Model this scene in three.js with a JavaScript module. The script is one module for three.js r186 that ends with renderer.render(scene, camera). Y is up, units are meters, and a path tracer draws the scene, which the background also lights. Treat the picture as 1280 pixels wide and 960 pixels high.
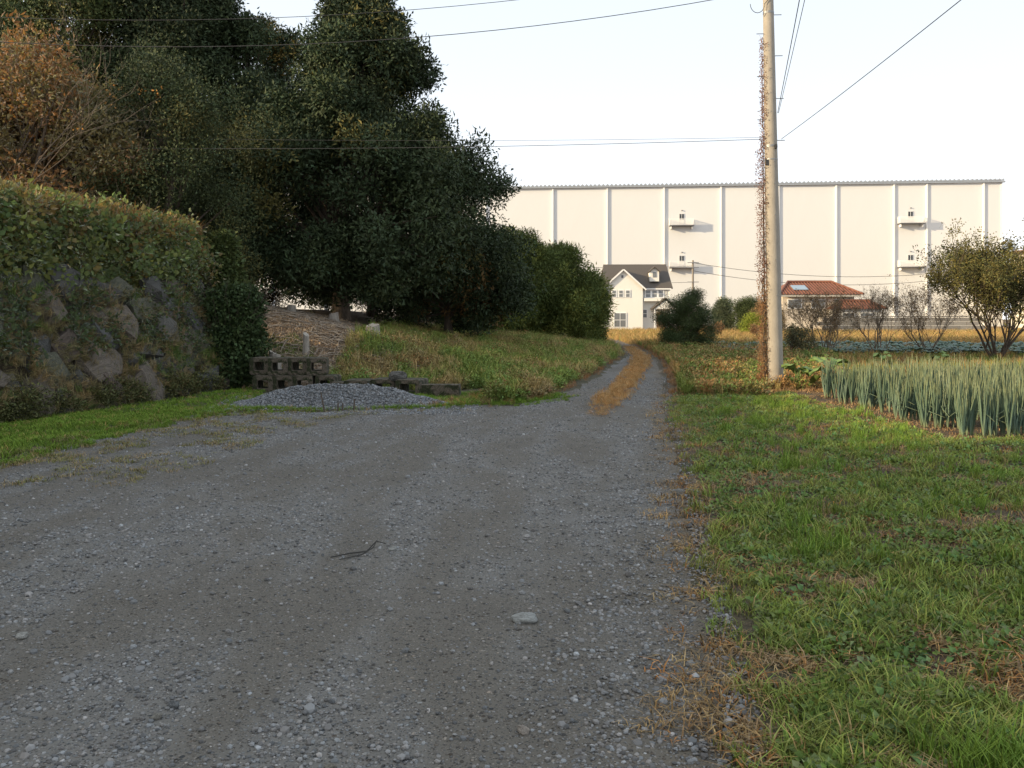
import * as THREE from 'three';
import { mergeGeometries, mergeVertices } from 'three/addons/utils/BufferGeometryUtils.js';
import { ConvexGeometry } from 'three/addons/geometries/ConvexGeometry.js';
import { createNoise2D, createNoise3D } from 'simplex-noise';

// ---------------------------------------------------------------- camera, sky, sun, exposure
const scene = new THREE.Scene();
const camera = new THREE.PerspectiveCamera(2 * Math.atan(564 / 1050) * 180 / Math.PI, 1280 / 1128, 0.1, 900);
camera.setViewOffset(1280, 1128, 0, 168, 1280, 960);      // level camera, lens shifted down
camera.position.set(0, 1.6, 0);
camera.lookAt(0, 1.6, -10);

const sunDir = new THREE.Vector3(-0.925, 0.252, 0.30).normalize();
{
  const W = 512, Hh = 256, data = new Float32Array(W * Hh * 4);
  for (let j = 0; j < Hh; j++) for (let i = 0; i < W; i++) {
    const up = ((j + 0.5) / Hh - 0.5) * Math.PI, az = ((i + 0.5) / W - 0.5) * 2 * Math.PI;
    const y = Math.sin(up), x = Math.cos(az) * Math.cos(up), z = Math.sin(az) * Math.cos(up);
    const c = x * sunDir.x + y * sunDir.y + z * sunDir.z, e = Math.max(0, y);
    const k = 1 - Math.exp(-e * 5.5);                      // 0 at horizon, towards 1 at zenith
    const g = Math.pow(Math.max(0, c * 0.5 + 0.5), 6);
    const o = (j * W + i) * 4;
    data[o] = 0.64 + (0.34 - 0.64) * k + 0.36 * g;
    data[o + 1] = 0.635 + (0.39 - 0.635) * k + 0.26 * g;
    data[o + 2] = 0.63 + (0.445 - 0.63) * k + 0.14 * g;
    data[o + 3] = 1;
  }
  const sky = new THREE.DataTexture(data, W, Hh, THREE.RGBAFormat, THREE.FloatType);
  sky.mapping = THREE.EquirectangularReflectionMapping; sky.magFilter = THREE.LinearFilter; sky.needsUpdate = true;
  scene.background = sky; scene.environment = sky;
}
const sun = new THREE.DirectionalLight(new THREE.Color().setRGB(1, 0.79, 0.49), 2.9);
sun.position.copy(sunDir).multiplyScalar(120); sun.castShadow = true; sun.shadow.radius = 3;
Object.assign(sun.shadow.camera, { left: -120, right: 120, top: 80, bottom: -80, near: 1, far: 400 });
sun.shadow.mapSize.set(4096, 4096);
scene.add(sun, sun.target);
const renderer = new THREE.WebGLRenderer();
renderer.toneMapping = THREE.LinearToneMapping;
renderer.toneMappingExposure = 2.4;
renderer.shadowMap.enabled = true;

// ---------------------------------------------------------------- helpers
function rngOf(seed) { let a = seed >>> 0; return () => { a = (a + 0x6d2b79f5) | 0; let t = Math.imul(a ^ (a >>> 15), 1 | a); t = (t + Math.imul(t ^ (t >>> 7), 61 | t)) ^ t; return ((t ^ (t >>> 14)) >>> 0) / 4294967296; }; }
const rnd = rngOf(7);
const n2 = createNoise2D(rngOf(11)), n3 = createNoise3D(rngOf(12));
const sm = (a, b, x) => { const t = Math.min(1, Math.max(0, (x - a) / (b - a))); return t * t * (3 - 2 * t); };
const lerp = (a, b, t) => a + (b - a) * t;
const fbm = (x, y) => n2(x, y) * 0.55 + n2(x * 2.1 + 7, y * 2.1) * 0.28 + n2(x * 4.3, y * 4.3 + 3) * 0.17;
const rr = (r, a, b) => a + (b - a) * r();
const lin = (pts) => (x) => { if (x <= pts[0][0]) return pts[0][1]; for (let i = 1; i < pts.length; i++) if (x <= pts[i][0]) return lerp(pts[i - 1][1], pts[i][1], (x - pts[i - 1][0]) / (pts[i][0] - pts[i - 1][0])); return pts[pts.length - 1][1]; };
const C = (r, g, b) => new THREE.Color().setRGB(r, g, b);
const V = (x, y, z) => new THREE.Vector3(x, y, z);
const taken = {};
const numbered = (n) => { taken[n] = (taken[n] ?? -1) + 1; return taken[n] ? n + '_' + String(taken[n]).padStart(3, '0') : n; };
function tag(o, label, category, group, kind) { o.name = numbered(o.name); o.userData = { label, category }; if (group) o.userData.group = group; if (kind) o.userData.kind = kind; scene.add(o); return o; }
function base(name, [x, y, z], turn, label, category, group) { const o = new THREE.Group(); o.name = name; o.position.set(x, y, z); o.rotation.y = turn; return tag(o, label, category, group); }
function part(name, geo, mat, parent) { const m = new THREE.Mesh(geo, mat); m.name = name; if (parent) parent.add(m); return m; }
const boxGeos = {};
function box(name, mat, parent, x, y, z, w, h, d) { const k = [w, h, d].map((v) => v.toFixed(4)).join(); const g = boxGeos[k] ??= new THREE.BoxGeometry(w, h, d); const m = part(name, g, mat, parent); m.position.set(x, y, z); return m; }

class Build {            // collects triangles
  constructor() { this.p = []; this.i = []; this.c = []; this.u = []; }
  v(x, y, z, c, u = 0, w = 0) { this.p.push(x, y, z); if (c) this.c.push(c[0], c[1], c[2]); this.u.push(u, w); return this.p.length / 3 - 1; }
  t(a, b, c) { this.i.push(a, b, c); }
  tube(pts, radii, sides = 6, color) {
    const up = V(0.123, 1, 0.077).normalize(); let prev = -1, len = 0;
    const A = V(), B = V(), T = V();
    for (let k = 0; k < pts.length; k++) {
      T.subVectors(pts[Math.min(k + 1, pts.length - 1)], pts[Math.max(0, k - 1)]).normalize();
      A.crossVectors(T, Math.abs(T.dot(up)) > 0.95 ? V(1, 0, 0) : up).normalize(); B.crossVectors(T, A);
      if (k) len += pts[k].distanceTo(pts[k - 1]);
      const st = this.p.length / 3;
      for (let s = 0; s <= sides; s++) {
        const a = s / sides * Math.PI * 2, r = radii[k];
        this.v(pts[k].x + (A.x * Math.cos(a) + B.x * Math.sin(a)) * r, pts[k].y + (A.y * Math.cos(a) + B.y * Math.sin(a)) * r, pts[k].z + (A.z * Math.cos(a) + B.z * Math.sin(a)) * r, color, s / sides, len);
      }
      if (prev >= 0) for (let s = 0; s < sides; s++) { this.t(prev + s, st + s, prev + s + 1); this.t(prev + s + 1, st + s, st + s + 1); }
      prev = st;
    }
  }
  geo(flat) {
    let g = new THREE.BufferGeometry();
    g.setAttribute('position', new THREE.Float32BufferAttribute(this.p, 3));
    g.setAttribute('uv', new THREE.Float32BufferAttribute(this.u, 2));
    if (this.c.length) g.setAttribute('color', new THREE.Float32BufferAttribute(this.c, 3));
    g.setIndex(this.i); if (flat) g = g.toNonIndexed(); g.computeVertexNormals(); return g;
  }
}
function canvas(w, h) { const c = document.createElement('canvas'); c.width = w; c.height = h; return c; }
function texOf(c, srgb, rx = 1, ry = 1) { const t = new THREE.CanvasTexture(c); t.wrapS = t.wrapT = THREE.RepeatWrapping; t.repeat.set(rx, ry); if (srgb) t.colorSpace = THREE.SRGBColorSpace; t.magFilter = THREE.LinearFilter; return t; }
function noiseTex(size, fn, srgb, rx, ry) {          // fn(u,v) -> [r,g,b] 0..1 ; tileable when fn uses tn
  const d = new Uint8Array(size * size * 4);
  for (let y = 0; y < size; y++) for (let x = 0; x < size; x++) { const c = fn(x / size, y / size), o = (y * size + x) * 4; for (let k = 0; k < 3; k++) d[o + k] = Math.max(0, Math.min(255, c[k] * 255)); d[o + 3] = 255; }
  const t = new THREE.DataTexture(d, size, size); t.wrapS = t.wrapT = THREE.RepeatWrapping; t.repeat.set(rx ?? 1, ry ?? 1); t.magFilter = THREE.LinearFilter; if (srgb) t.colorSpace = THREE.SRGBColorSpace; t.needsUpdate = true; return t;
}
const n4 = (u, v, f, s) => { const a = u * Math.PI * 2, b = v * Math.PI * 2, r = f / (2 * Math.PI); return n3(Math.cos(a) * r + s, Math.sin(a) * r + Math.cos(b) * r, Math.sin(b) * r + s * 1.7); };
const std = (color, roughness, extra = {}) => new THREE.MeshStandardMaterial({ color, roughness, ...extra });

// ---------------------------------------------------------------- textures
const toS = (v) => { v = Math.max(0, Math.min(1, v)); return Math.round(255 * (v <= 0.0031308 ? v * 12.92 : 1.055 * Math.pow(v, 1 / 2.4) - 0.055)); };
function gravelTextures(seed) {                       // 2.4 m tile of fines and small chips
  const S = 1024, c = canvas(S, S), b = canvas(S, S), g = c.getContext('2d'), h = b.getContext('2d'), r = rngOf(seed);
  g.fillStyle = 'rgb(150,148,144)'; g.fillRect(0, 0, S, S); h.fillStyle = 'rgb(70,70,70)'; h.fillRect(0, 0, S, S);
  for (let k = 0; k < 52000; k++) {
    const big = r() < 0.04, rad = big ? rr(r, 2.2, 5.0) : rr(r, 0.7, 2.0), x = r() * S, y = r() * S, a = r() * 3.14, q = rr(r, 0.55, 1);
    const l = rr(r, 70, 222), w = rr(r, -8, 10), hh = Math.round(rr(r, 60, big ? 235 : 160));
    g.fillStyle = `rgb(${l + w | 0},${l | 0},${l - w | 0})`; h.fillStyle = `rgb(${hh},${hh},${hh})`;
    for (const dx of [-S, 0, S]) for (const dy of [-S, 0, S]) {
      const X = x + dx, Y = y + dy; if (X < -8 || Y < -8 || X > S + 8 || Y > S + 8) continue;
      for (const q2 of [g, h]) { q2.beginPath(); q2.ellipse(X, Y, rad, rad * q, a, 0, 6.283); q2.fill(); }
    }
  }
  return [texOf(c, true, 1 / 2.4, 1 / 2.4), texOf(b, false, 1 / 2.4, 1 / 2.4)];
}
const [gravelMap, gravelBump] = gravelTextures(3);
function litterTextures(seed) {                       // soil with straws and leaf scraps
  const S = 1024, c = canvas(S, S), b = canvas(S, S), g = c.getContext('2d'), h = b.getContext('2d'), r = rngOf(seed);
  g.fillStyle = 'rgb(140,138,134)'; g.fillRect(0, 0, S, S); h.fillStyle = 'rgb(90,90,90)'; h.fillRect(0, 0, S, S);
  for (let k = 0; k < 26000; k++) {
    const x = r() * S, y = r() * S, l = rr(r, 78, 205), w = rr(r, 0, 14), hh = Math.round(rr(r, 40, 200)), straw = r() < 0.4, a = r() * 6.28, L = straw ? rr(r, 8, 30) : rr(r, 1.5, 4);
    for (const dx of [-S, 0, S]) for (const dy of [-S, 0, S]) {
      const X = x + dx, Y = y + dy; if (X < -32 || Y < -32 || X > S + 32 || Y > S + 32) continue;
      g.strokeStyle = g.fillStyle = `rgb(${l + w | 0},${l | 0},${l - w | 0})`; h.strokeStyle = h.fillStyle = `rgb(${hh},${hh},${hh})`;
      for (const q of [g, h]) { q.beginPath(); if (straw) { q.lineWidth = 1.4; q.moveTo(X, Y); q.lineTo(X + Math.cos(a) * L, Y + Math.sin(a) * L); q.stroke(); } else { q.ellipse(X, Y, L, L * 0.6, a, 0, 6.3); q.fill(); } }
    }
  }
  return [texOf(c, true, 1 / 1.9, 1 / 1.9), texOf(b, false, 1 / 1.9, 1 / 1.9)];
}
const [litterMap, litterBump] = litterTextures(5);
const rockMap = noiseTex(256, (u, v) => { const k = 0.72 + 0.17 * n4(u, v, 9, 1) + 0.12 * n4(u, v, 30, 2) + 0.12 * (rnd() - 0.5); return [k, k, k * 0.98]; }, false);
const rockBump = noiseTex(256, (u, v) => { const k = 0.5 + 0.25 * n4(u, v, 14, 3) + 0.2 * n4(u, v, 44, 4) + 0.1 * rnd(); return [k, k, k]; }, false);
const barkMap = noiseTex(256, (u, v) => { const k = 0.62 + 0.25 * n3(u * 26, v * 3.0, 1) * 1 + 0.14 * n3(u * 50, v * 14, 4) + 0.1 * (rnd() - 0.5); return [k, k, k]; }, false);
const concreteMap = noiseTex(512, (u, v) => { const k = 0.84 + 0.07 * n4(u, v, 5, 5) + 0.05 * n4(u, v, 22, 6) + 0.06 * (rnd() - 0.5); return [k, k * 0.995, k * 0.98]; }, false);
const paintMap = noiseTex(512, (u, v) => { const k = 0.965 + 0.006 * n4(u, v, 4, 8) + 0.006 * n4(u, v, 18, 9) + 0.012 * (rnd() - 0.5); return [k, k, k]; }, false);
const tileMap = noiseTex(256, (u, v) => { const k = 0.8 + 0.12 * n4(u, v, 30, 3) + 0.12 * (rnd() - 0.5); return [k, k * 0.97, k * 0.94]; }, false);
const mossMap = noiseTex(256, (u, v) => { const m = sm(-0.1, 0.5, n4(u, v, 7, 12) + 0.4 * n4(u, v, 24, 13)), k = 0.8 + 0.2 * n4(u, v, 30, 14) + 0.1 * (rnd() - 0.5); return [lerp(0.42, 0.20, m) * k, lerp(0.38, 0.22, m) * k, lerp(0.33, 0.12, m) * k]; }, true);

// ---------------------------------------------------------------- terrain (d = metres ahead of the camera, z = -d)
const roadLeft = lin([[-30, -7.2], [5, -6.4], [9.5, -5.8], [12, -5.6], [13.6, -5.1], [14.3, -4.2], [14.8, -1.6], [15.4, 0.1], [16.5, 0.95], [21.3, 2.0], [28.5, 3.5], [34, 4.7], [41, 5.5], [49, 5.9], [70, 5.6], [95, 4.0], [300, -6]]);
const roadRight = lin([[-30, 0.6], [3, 0.78], [4.2, 0.98], [7, 1.45], [10, 1.95], [13.5, 2.45], [16.2, 2.96], [20, 3.6], [25.5, 4.5], [31, 5.3], [38, 6.0], [44, 6.5], [52, 7.1], [70, 7.4], [95, 6.2], [300, -3]]);
const edgeL = (d) => roadLeft(d) + 0.22 * fbm(d * 0.9, 3.3);
const edgeR = (d) => roadRight(d) + 0.12 * fbm(d * 1.1, 8.1);
const stripL = lin([[13.9, 1.35], [16.1, 1.62], [20, 2.5], [28.5, 4.07], [34, 4.9], [44, 5.9]]), stripR = lin([[13.9, 1.5], [15.4, 1.95], [20, 2.92], [28.5, 4.6], [34, 5.5], [44, 6.4]]);
const wallX = lin([[-30, -11.6], [4, -9.1], [10, -8.3], [18.5, -6.35], [20.5, -6.2]]);
function H(x, d) {
  const plate = 2.2 * sm(wallX(d) - 0.02, wallX(d) - 0.95, x) * (1 - sm(19.3, 20.6, d)) + 0.7 * sm(wallX(d) - 2, wallX(d) - 14, x);
  const s = roadLeft(Math.max(16.5, d)) - x, d0 = lerp(18.3, 15.6, sm(-2, 1, x));
  const hill = (0.62 * sm(0.1, 6, s)) * sm(d0, d0 + 4.6, d) * (1 - 0.8 * sm(60, 90, d)) + 1.25 * sm(-1.2, -8, x) * sm(18.3, 22.8, d) * (1 - sm(60, 90, d));
  const rough = 0.05 * fbm(x * 0.5, d * 0.5) * sm(1, 3, Math.abs(x - (roadLeft(d) + roadRight(d)) / 2)) + 0.014 * fbm(x * 1.6 + 5, d * 1.6);
  const strip = d > 13.5 && d < 46 && x > stripL(d) - 0.1 && x < stripR(d) + 0.1 ? 0.05 * sm(13.5, 16, d) : 0;
  const inRoad = x > roadLeft(d) && x < roadRight(d);
  return Math.max(plate, hill) + rough + strip - (inRoad && d < 60 ? 0.03 : 0);
}
const rows = []; for (let d = -16; d < 1; d += 1) rows.push(d); for (let d = 1; d < 21; d += 0.16) rows.push(d); for (let d = 21; d < 60; d += 0.55) rows.push(d); for (let d = 60; d < 520; d *= 1.09) rows.push(d);
const offs = []; for (let o = 0; o < 4; o += 0.16) offs.push(o); for (let o = 4; o < 22; o += 0.35) offs.push(o); for (let o = 22; o < 420; o *= 1.16) offs.push(o);
const mix3 = (a, b, t) => [lerp(a[0], b[0], t), lerp(a[1], b[1], t), lerp(a[2], b[2], t)];
const SOIL = [0.29, 0.215, 0.15], GREEN = [0.15, 0.19, 0.07], STRAW = [0.42, 0.30, 0.165], GRAVEL = [0.45, 0.443, 0.432], DIRT = [0.355, 0.33, 0.295], LITTER = [0.54, 0.43, 0.32], DRYFIELD = [0.50, 0.34, 0.16];
const patch = (x, d) => { const u = x - .007 * d * d; return .8 * fbm(u * 0.75 + 20, d * 0.2) + 0.3 * fbm(u * 2.3, d * .45 + 9) + .3 * fbm(x * 1.4, d * 1.2); };      // where loose chips lie
const dryness = (x, d) => fbm(x * 0.6 + 40, d * 0.6 + 11) * 0.8 + 0.45 * fbm(x * 1.9, d * 1.9 + 50);
function colorAt(x, d, zone) {
  const n = fbm(x * 0.8, d * 0.8), f = fbm(x * 3, d * 3 + 5);
  if (zone === 'gravel') {
    let c = mix3(DIRT, GRAVEL, sm(-0.28, 0.34, patch(x, d)));
    const st = d > 13.5 && d < 46 ? sm(stripL(d) - 0.12, stripL(d) + 0.05, x) * (1 - sm(stripR(d) - 0.05, stripR(d) + 0.12, x)) : 0;
    c = mix3(c, [0.33, 0.22, 0.12], Math.max(st, sm(34, 44, d) * 0.6));
    const eR = edgeR(d) - x, w = sm(0.55, 0.05, eR + 0.25 * n); c = mix3(c, [0.36, 0.31, 0.24], w * 0.8);
    return c.map((v) => v * (1 + 0.10 * f + 0.06 * n));
  }
  if (zone === 'right') {
    let c = mix3(mix3(SOIL, GREEN, 0.45), mix3(SOIL, [0.3, 0.2, 0.12], 0.6), sm(-0.2, 0.5, n));
    c = mix3(c, DRYFIELD, sm(46, 56, d));
    if (d > 10.8 && d < 18 && x > 5.6) c = mix3(c, [0.27, 0.19, 0.12], 0.8);
    return c.map((v) => v * (1 + 0.14 * f));
  }
  let c = mix3(SOIL, GREEN, 0.5);
  const hl = sm(-1, -5, x) * sm(18.3, 19.5, d); c = mix3(c, LITTER, hl);
  if (d > 45) c = mix3(c, DRYFIELD, sm(46, 60, d));
  if (x < wallX(d) && d < 20) c = mix3(c, [0.22, 0.175, 0.12], 0.8);
  return c.map((v) => v * (1 + 0.14 * f));
}
function sheet(name, cols, xOf, zone, mat) {
  const b = new Build();
  rows.forEach((d) => { for (let c = 0; c < cols; c++) { const x = xOf(d, c); b.v(x, H(x, d), -d, colorAt(x, d, zone), x, d); } });
  for (let r = 0; r < rows.length - 1; r++) for (let c = 0; c < cols - 1; c++) { const a = r * cols + c, e = a + cols; b.t(a, a + 1, e); b.t(e, a + 1, e + 1); }
  return part(name, b.geo(), mat);
}
const gravelMat = std(0xffffff, 0.95, { map: gravelMap, bumpMap: gravelBump, bumpScale: 0.02, vertexColors: true });
const soilMat = std(0xffffff, 1, { map: litterMap, bumpMap: litterBump, bumpScale: 0.02, vertexColors: true });
tag(sheet('gravel_road', 64, (d, c) => lerp(edgeL(d), edgeR(d), c / 63), 'gravel', gravelMat), 'grey gravel yard narrowing to a two-track lane', 'road', null, 'structure');
tag(sheet('hillside_ground', offs.length, (d, c) => edgeL(d) - offs[offs.length - 1 - c], 'left', soilMat), 'littered earth bank rising beside the gravel yard', 'ground', null, 'structure');
tag(sheet('field_ground', offs.length, (d, c) => edgeR(d) + offs[c], 'right', soilMat), 'weedy soil and dry field beside the lane', 'ground', null, 'structure');

// ---------------------------------------------------------------- foliage building blocks
function leafClump(seed, n, R, L, W, { flat = 1, up = 0, droop = 0.2, fold = 0.25, tone = 0.35, stems = false } = {}) {
  const b = new Build(), r = rngOf(seed), dir = V(), side = V(), nor = V();
  for (let k = 0; k < n; k++) {
    const p = V(rr(r, -1, 1), rr(r, -1, 1), rr(r, -1, 1)); if (p.lengthSq() > 1) { k--; continue; }
    const c = p.clone().multiplyScalar(R); c.y *= flat;
    dir.copy(p).add(V(rr(r, -.7, .7), rr(r, -.7, .7) + up, rr(r, -.7, .7))).normalize();
    side.crossVectors(dir, V(rr(r, -.6, .6), 1, rr(r, -.6, .6))).normalize(); nor.crossVectors(side, dir).normalize();
    const l = L * rr(r, .7, 1.25), w = W * rr(r, .75, 1.2) / 2, t = 1 - tone + r() * 2 * tone * 0.75, col = [t * rr(r, .93, 1.07), t, t * rr(r, .85, 1.1)];
    const at = (a, s, h) => b.v(c.x + dir.x * a + side.x * s + nor.x * h, c.y + dir.y * a + side.y * s + nor.y * h - droop * a * a / L * 0.5, c.z + dir.z * a + side.z * s + nor.z * h, col);
    const A = at(0, 0, 0), B = at(l * .42, w, w * fold), D = at(l * .42, -w, w * fold), E = at(l, 0, -l * .08), M = at(l * .45, 0, 0);
    b.t(A, M, B); b.t(M, E, B); b.t(A, D, M); b.t(M, D, E);
  }
  return b.geo(true);
}
function tuft(seed, n, R, h0, h1, w, lean, tone = 0.3, tipTint = [1.15, 1.05, 0.8]) {
  const b = new Build(), r = rngOf(seed);
  for (let k = 0; k < n; k++) {
    const a = r() * 6.283, q = Math.sqrt(r()) * R, x = Math.cos(a) * q, z = Math.sin(a) * q, h = rr(r, h0, h1), az = r() * 6.283, ln = lean * rr(r, .2, 1.3) * h, ww = w * rr(r, .7, 1.25);
    const t = 1 - tone + r() * 2 * tone * .8, dx = Math.cos(az), dz = Math.sin(az), sx = -dz * ww / 2, sz = dx * ww / 2, st = [];
    for (const [u, q2] of [[0, 1], [0.5, .85]]) { const o = ln * u * u, c = [lerp(t, t * tipTint[0], u), lerp(t, t * tipTint[1], u), lerp(t, t * tipTint[2], u)]; st.push(b.v(x + dx * o - sx * q2, h * u, z + dz * o - sz * q2, c), b.v(x + dx * o + sx * q2, h * u, z + dz * o + sz * q2, c)); }
    const tip = b.v(x + dx * ln, h * (1 - 0.25 * lean), z + dz * ln, [t * tipTint[0], t * tipTint[1], t * tipTint[2]]);
    b.t(st[0], st[1], st[2]); b.t(st[1], st[3], st[2]); b.t(st[2], st[3], tip);
  }
  return b.geo(true);
}
const leafMat = (rough = 0.6, through = 0) => through ? new THREE.MeshPhysicalMaterial({ color: 0xffffff, roughness: 1, transmission: through, thickness: 0, vertexColors: true, side: THREE.DoubleSide }) : new THREE.MeshPhysicalMaterial({ color: 0xffffff, roughness: rough, specularIntensity: 0.35, vertexColors: true, side: THREE.DoubleSide });
const M = {
  glossy: leafMat(0.62), matte: leafMat(0.8), soft: leafMat(1, 0.5), grass: leafMat(0.75), dry: leafMat(0.95),
  bark: std(C(0.13, 0.10, 0.075), 0.95, { map: barkMap }), dryTwig: std(C(.42, .345, .27), .95, { map: barkMap }), paleBark: std(C(0.24, 0.19, 0.145), 0.95, { map: barkMap }),
  rock: std(C(0.30, 0.285, 0.26), 0.95, { map: rockMap, bumpMap: rockBump, bumpScale: 0.03, vertexColors: false }),
};
const Q = new THREE.Quaternion(), Mx = new THREE.Matrix4(), Eu = new THREE.Euler();
function instances(name, geo, mat, list) {            // list of [x,y,z, rx,ry,rz, s, color, sy?]
  const m = new THREE.InstancedMesh(geo, mat, list.length); m.name = name;
  list.forEach((e, k) => { Q.setFromEuler(Eu.set(e[3], e[4], e[5])); m.setMatrixAt(k, Mx.compose(V(e[0], e[1], e[2]), Q, V(e[6], e[8] ?? e[6], e[6]))); m.setColorAt(k, e[7]); });
  return m;
}
const vary = (r, c, v = 0.18, warm = 0.08) => { const k = (1 + rr(r, -v, v)) * lerp(1.42, 1.05, sm(.12, .3, Math.max(...c))), w = rr(r, -warm, warm); return C(c[0] * k * (1 + w), c[1] * k, c[2] * k * (1 - w)); };

// ---------------------------------------------------------------- the trees on the bank
const broad = [leafClump(21, 30, .36, .145, .06), leafClump(22, 30, .38, .15, .062)];
const fine = [leafClump(23, 46, .34, .085, .034), leafClump(24, 46, .34, .08, .036)];
const big = [leafClump(25, 30, .5, .17, .07, { droop: .5 }), leafClump(26, 30, .5, .16, .075, { droop: .5 })];
function makeTree({ name, label, group, x, d, y = null, h, low, prof, W, color, tint2, mix = 0.3, blobs, per, clumps = broad, blobR = 1, mat = M.glossy, trunkR = .2, lean = [0, 0], stems = 1, seed, bark = M.bark, cs = 1, off = [0, 0], squash = 1, bias = .9 }) {
  const r = rngOf(seed), gy = y ?? H(x, d) - 0.05, t = base(name, [x, gy, -d], 0, label, 'tree', group);
  const wood = new Build(), lists = [[], []];
  const trunkTop = V(off[0] + lean[0], low + (h - low) * 0.82, off[1] + lean[1]);
  for (let s = 0; s < stems; s++) {
    const a = r() * 6.28, o = stems > 1 ? .25 : 0, pts = [], rad = [];
    for (let k = 0; k <= 8; k++) { const u = k / 8; pts.push(V(Math.cos(a) * o + trunkTop.x * u * u + .18 * n3(u * 2, s, seed) * u * 3 + Math.cos(a) * u * (stems > 1 ? 1.2 : 0), trunkTop.y * u, Math.sin(a) * o + trunkTop.z * u * u + .18 * n3(u * 2, s + 9, seed) * u * 3 + Math.sin(a) * u * (stems > 1 ? 1.2 : 0))); rad.push(trunkR * (1 - u * .82) * (k === 0 ? 1.5 : 1)); }
    wood.tube(pts, rad, 9);
  }
  for (let k = 0; k < blobs; k++) {
    const u = Math.pow(r(), bias), a = r() * 6.283, q = Math.pow(r(), 0.42), R = prof(u) * W;
    const c = V(off[0] + lean[0] * u + Math.cos(a) * q * R, low + (h - low) * u, off[1] + lean[1] * u + Math.sin(a) * q * R * squash), bR = blobR * rr(r, .65, 1.2) * (0.7 + 0.3 * prof(u));
    const uu = Math.max(.2, Math.min(.8, (c.y - R * .6 - .3) / trunkTop.y)), st = V(trunkTop.x * uu * uu, trunkTop.y * uu, trunkTop.z * uu * uu), md = st.clone().lerp(c, .55); md.y += .15 * R - .2;
    wood.tube([st, md, c], [trunkR * .36 * (1 - uu * .6), trunkR * .2, .012], 5);
    const shade = rr(r, .8, 1.2), warm = r() < mix;
    for (let m = 0; m < per; m++) {
      const p = V(rr(r, -1, 1), rr(r, -1, 1), rr(r, -1, 1)); if (p.lengthSq() > 1) { m--; continue; }
      p.multiplyScalar(bR); p.y *= .8; p.add(c);
      if (p.y < low * .55) continue;
      lists[r() < .5 ? 0 : 1].push([p.x, p.y, p.z, r() * 6.3, r() * 6.3, r() * 6.3, rr(r, .75, 1.2) * cs, vary(r, warm && tint2 && r() < .65 ? tint2 : color.map((v) => v * shade), .22)]);
    }
  }
  part('trunk', wood.geo(), bark, t);
  lists.forEach((l, k) => { const m = instances('crown', clumps[k], mat, l); m.userData.kind = 'stuff'; t.add(m); });
  return t;
}
const DK = [0.030, 0.043, 0.020], MID = [0.050, 0.066, 0.024], OLIVE = [0.095, 0.088, 0.030], RUST = [0.25, 0.125, 0.035], GOLD = [0.25, 0.18, 0.05], BROWN = [0.12, 0.075, 0.032];
const oval = (u) => Math.sqrt(Math.max(0.02, 1 - Math.pow((u - .42) / (u < .42 ? .55 : .62), 2)));
const cone = (u) => Math.max(.08, (1 - Math.pow(u, 1.5)) * (0.72 + .28 * sm(0, .25, u)));
const GT = 'trees on the earth bank';
makeTree({ name: 'evergreen_tree', label: 'broad dark evergreen tree with bronze tips standing behind the cut stumps', group: GT, x: -5.6, d: 27.5, h: 10.9, low: 1.1, prof: cone, W: 5.0, off: [.6, 0], color: DK, tint2: OLIVE, mix: .16, bias: 1.08, blobs: 195, per: 42, blobR: 1.0, trunkR: .24, seed: 101 });
makeTree({ name: 'evergreen_tree', label: 'evergreen tree with yellowing top leaves between two darker crowns', group: GT, x: -10.4, d: 33, h: 10.9, low: 1.6, prof: oval, W: 3.2, color: DK, tint2: GOLD, mix: .16, blobs: 105, per: 42, blobR: .95, trunkR: .2, seed: 102 });
makeTree({ name: 'evergreen_tree', label: 'tallest narrow dark evergreen tree behind the vine-topped wall', group: GT, x: -12.6, d: 31, h: 12.6, low: 1.0, prof: (u) => .75 + .25 * Math.sin(u * 7) * .4 + .2 * (1 - u), W: 2.6, color: DK.map((v) => v * .95), blobs: 120, per: 40, blobR: 1, trunkR: .22, seed: 103 });
makeTree({ name: 'evergreen_tree', label: 'low dark evergreen tree crowding against the rounded hedge bushes', group: GT, x: -2.4, d: 31.5, h: 6.6, low: .5, prof: oval, W: 2.9, color: DK, tint2: BROWN, mix: .18, blobs: 60, per: 40, blobR: 1, trunkR: .16, seed: 104 });
makeTree({ name: 'autumn_tree', label: 'rust and olive autumn tree with many pale stems above the vines', group: GT, x: -12.3, d: 21.5, h: 6.9, low: 1.2, prof: oval, W: 2.6, color: [.15, .125, .04], tint2: RUST, mix: .45, blobs: 64, per: 22, blobR: .85, clumps: broad, mat: M.soft, trunkR: .09, stems: 6, seed: 105, bark: M.paleBark });
makeTree({ name: 'autumn_tree', label: 'reddish brown autumn tree half hidden by the rust-coloured one', group: GT, x: -14.2, d: 22.5, h: 5.8, low: .8, prof: oval, W: 2.3, color: [.14, .10, .035], tint2: RUST, mix: .5, blobs: 45, per: 24, blobR: .85, clumps: broad, mat: M.soft, trunkR: .09, stems: 5, seed: 106, bark: M.paleBark });
makeTree({ name: 'evergreen_tree', label: 'olive-green evergreen tree rising behind the rusty autumn trees', group: GT, x: -16.6, d: 31.5, h: 12.0, low: 1.2, prof: (u) => oval(u * .85), W: 3.3, color: MID, tint2: OLIVE, mix: .5, blobs: 140, per: 36, blobR: 1.1, trunkR: .2, seed: 107 });
makeTree({ name: 'evergreen_tree', label: 'dark brownish evergreen tree overhanging the end of the stone wall', group: GT, x: -8.9, d: 22.3, h: 6.4, low: .9, prof: oval, W: 1.9, color: [.04, .052, .022], tint2: OLIVE, mix: .15, blobs: 45, per: 34, blobR: .9, clumps: fine, trunkR: .13, seed: 108 });
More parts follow.
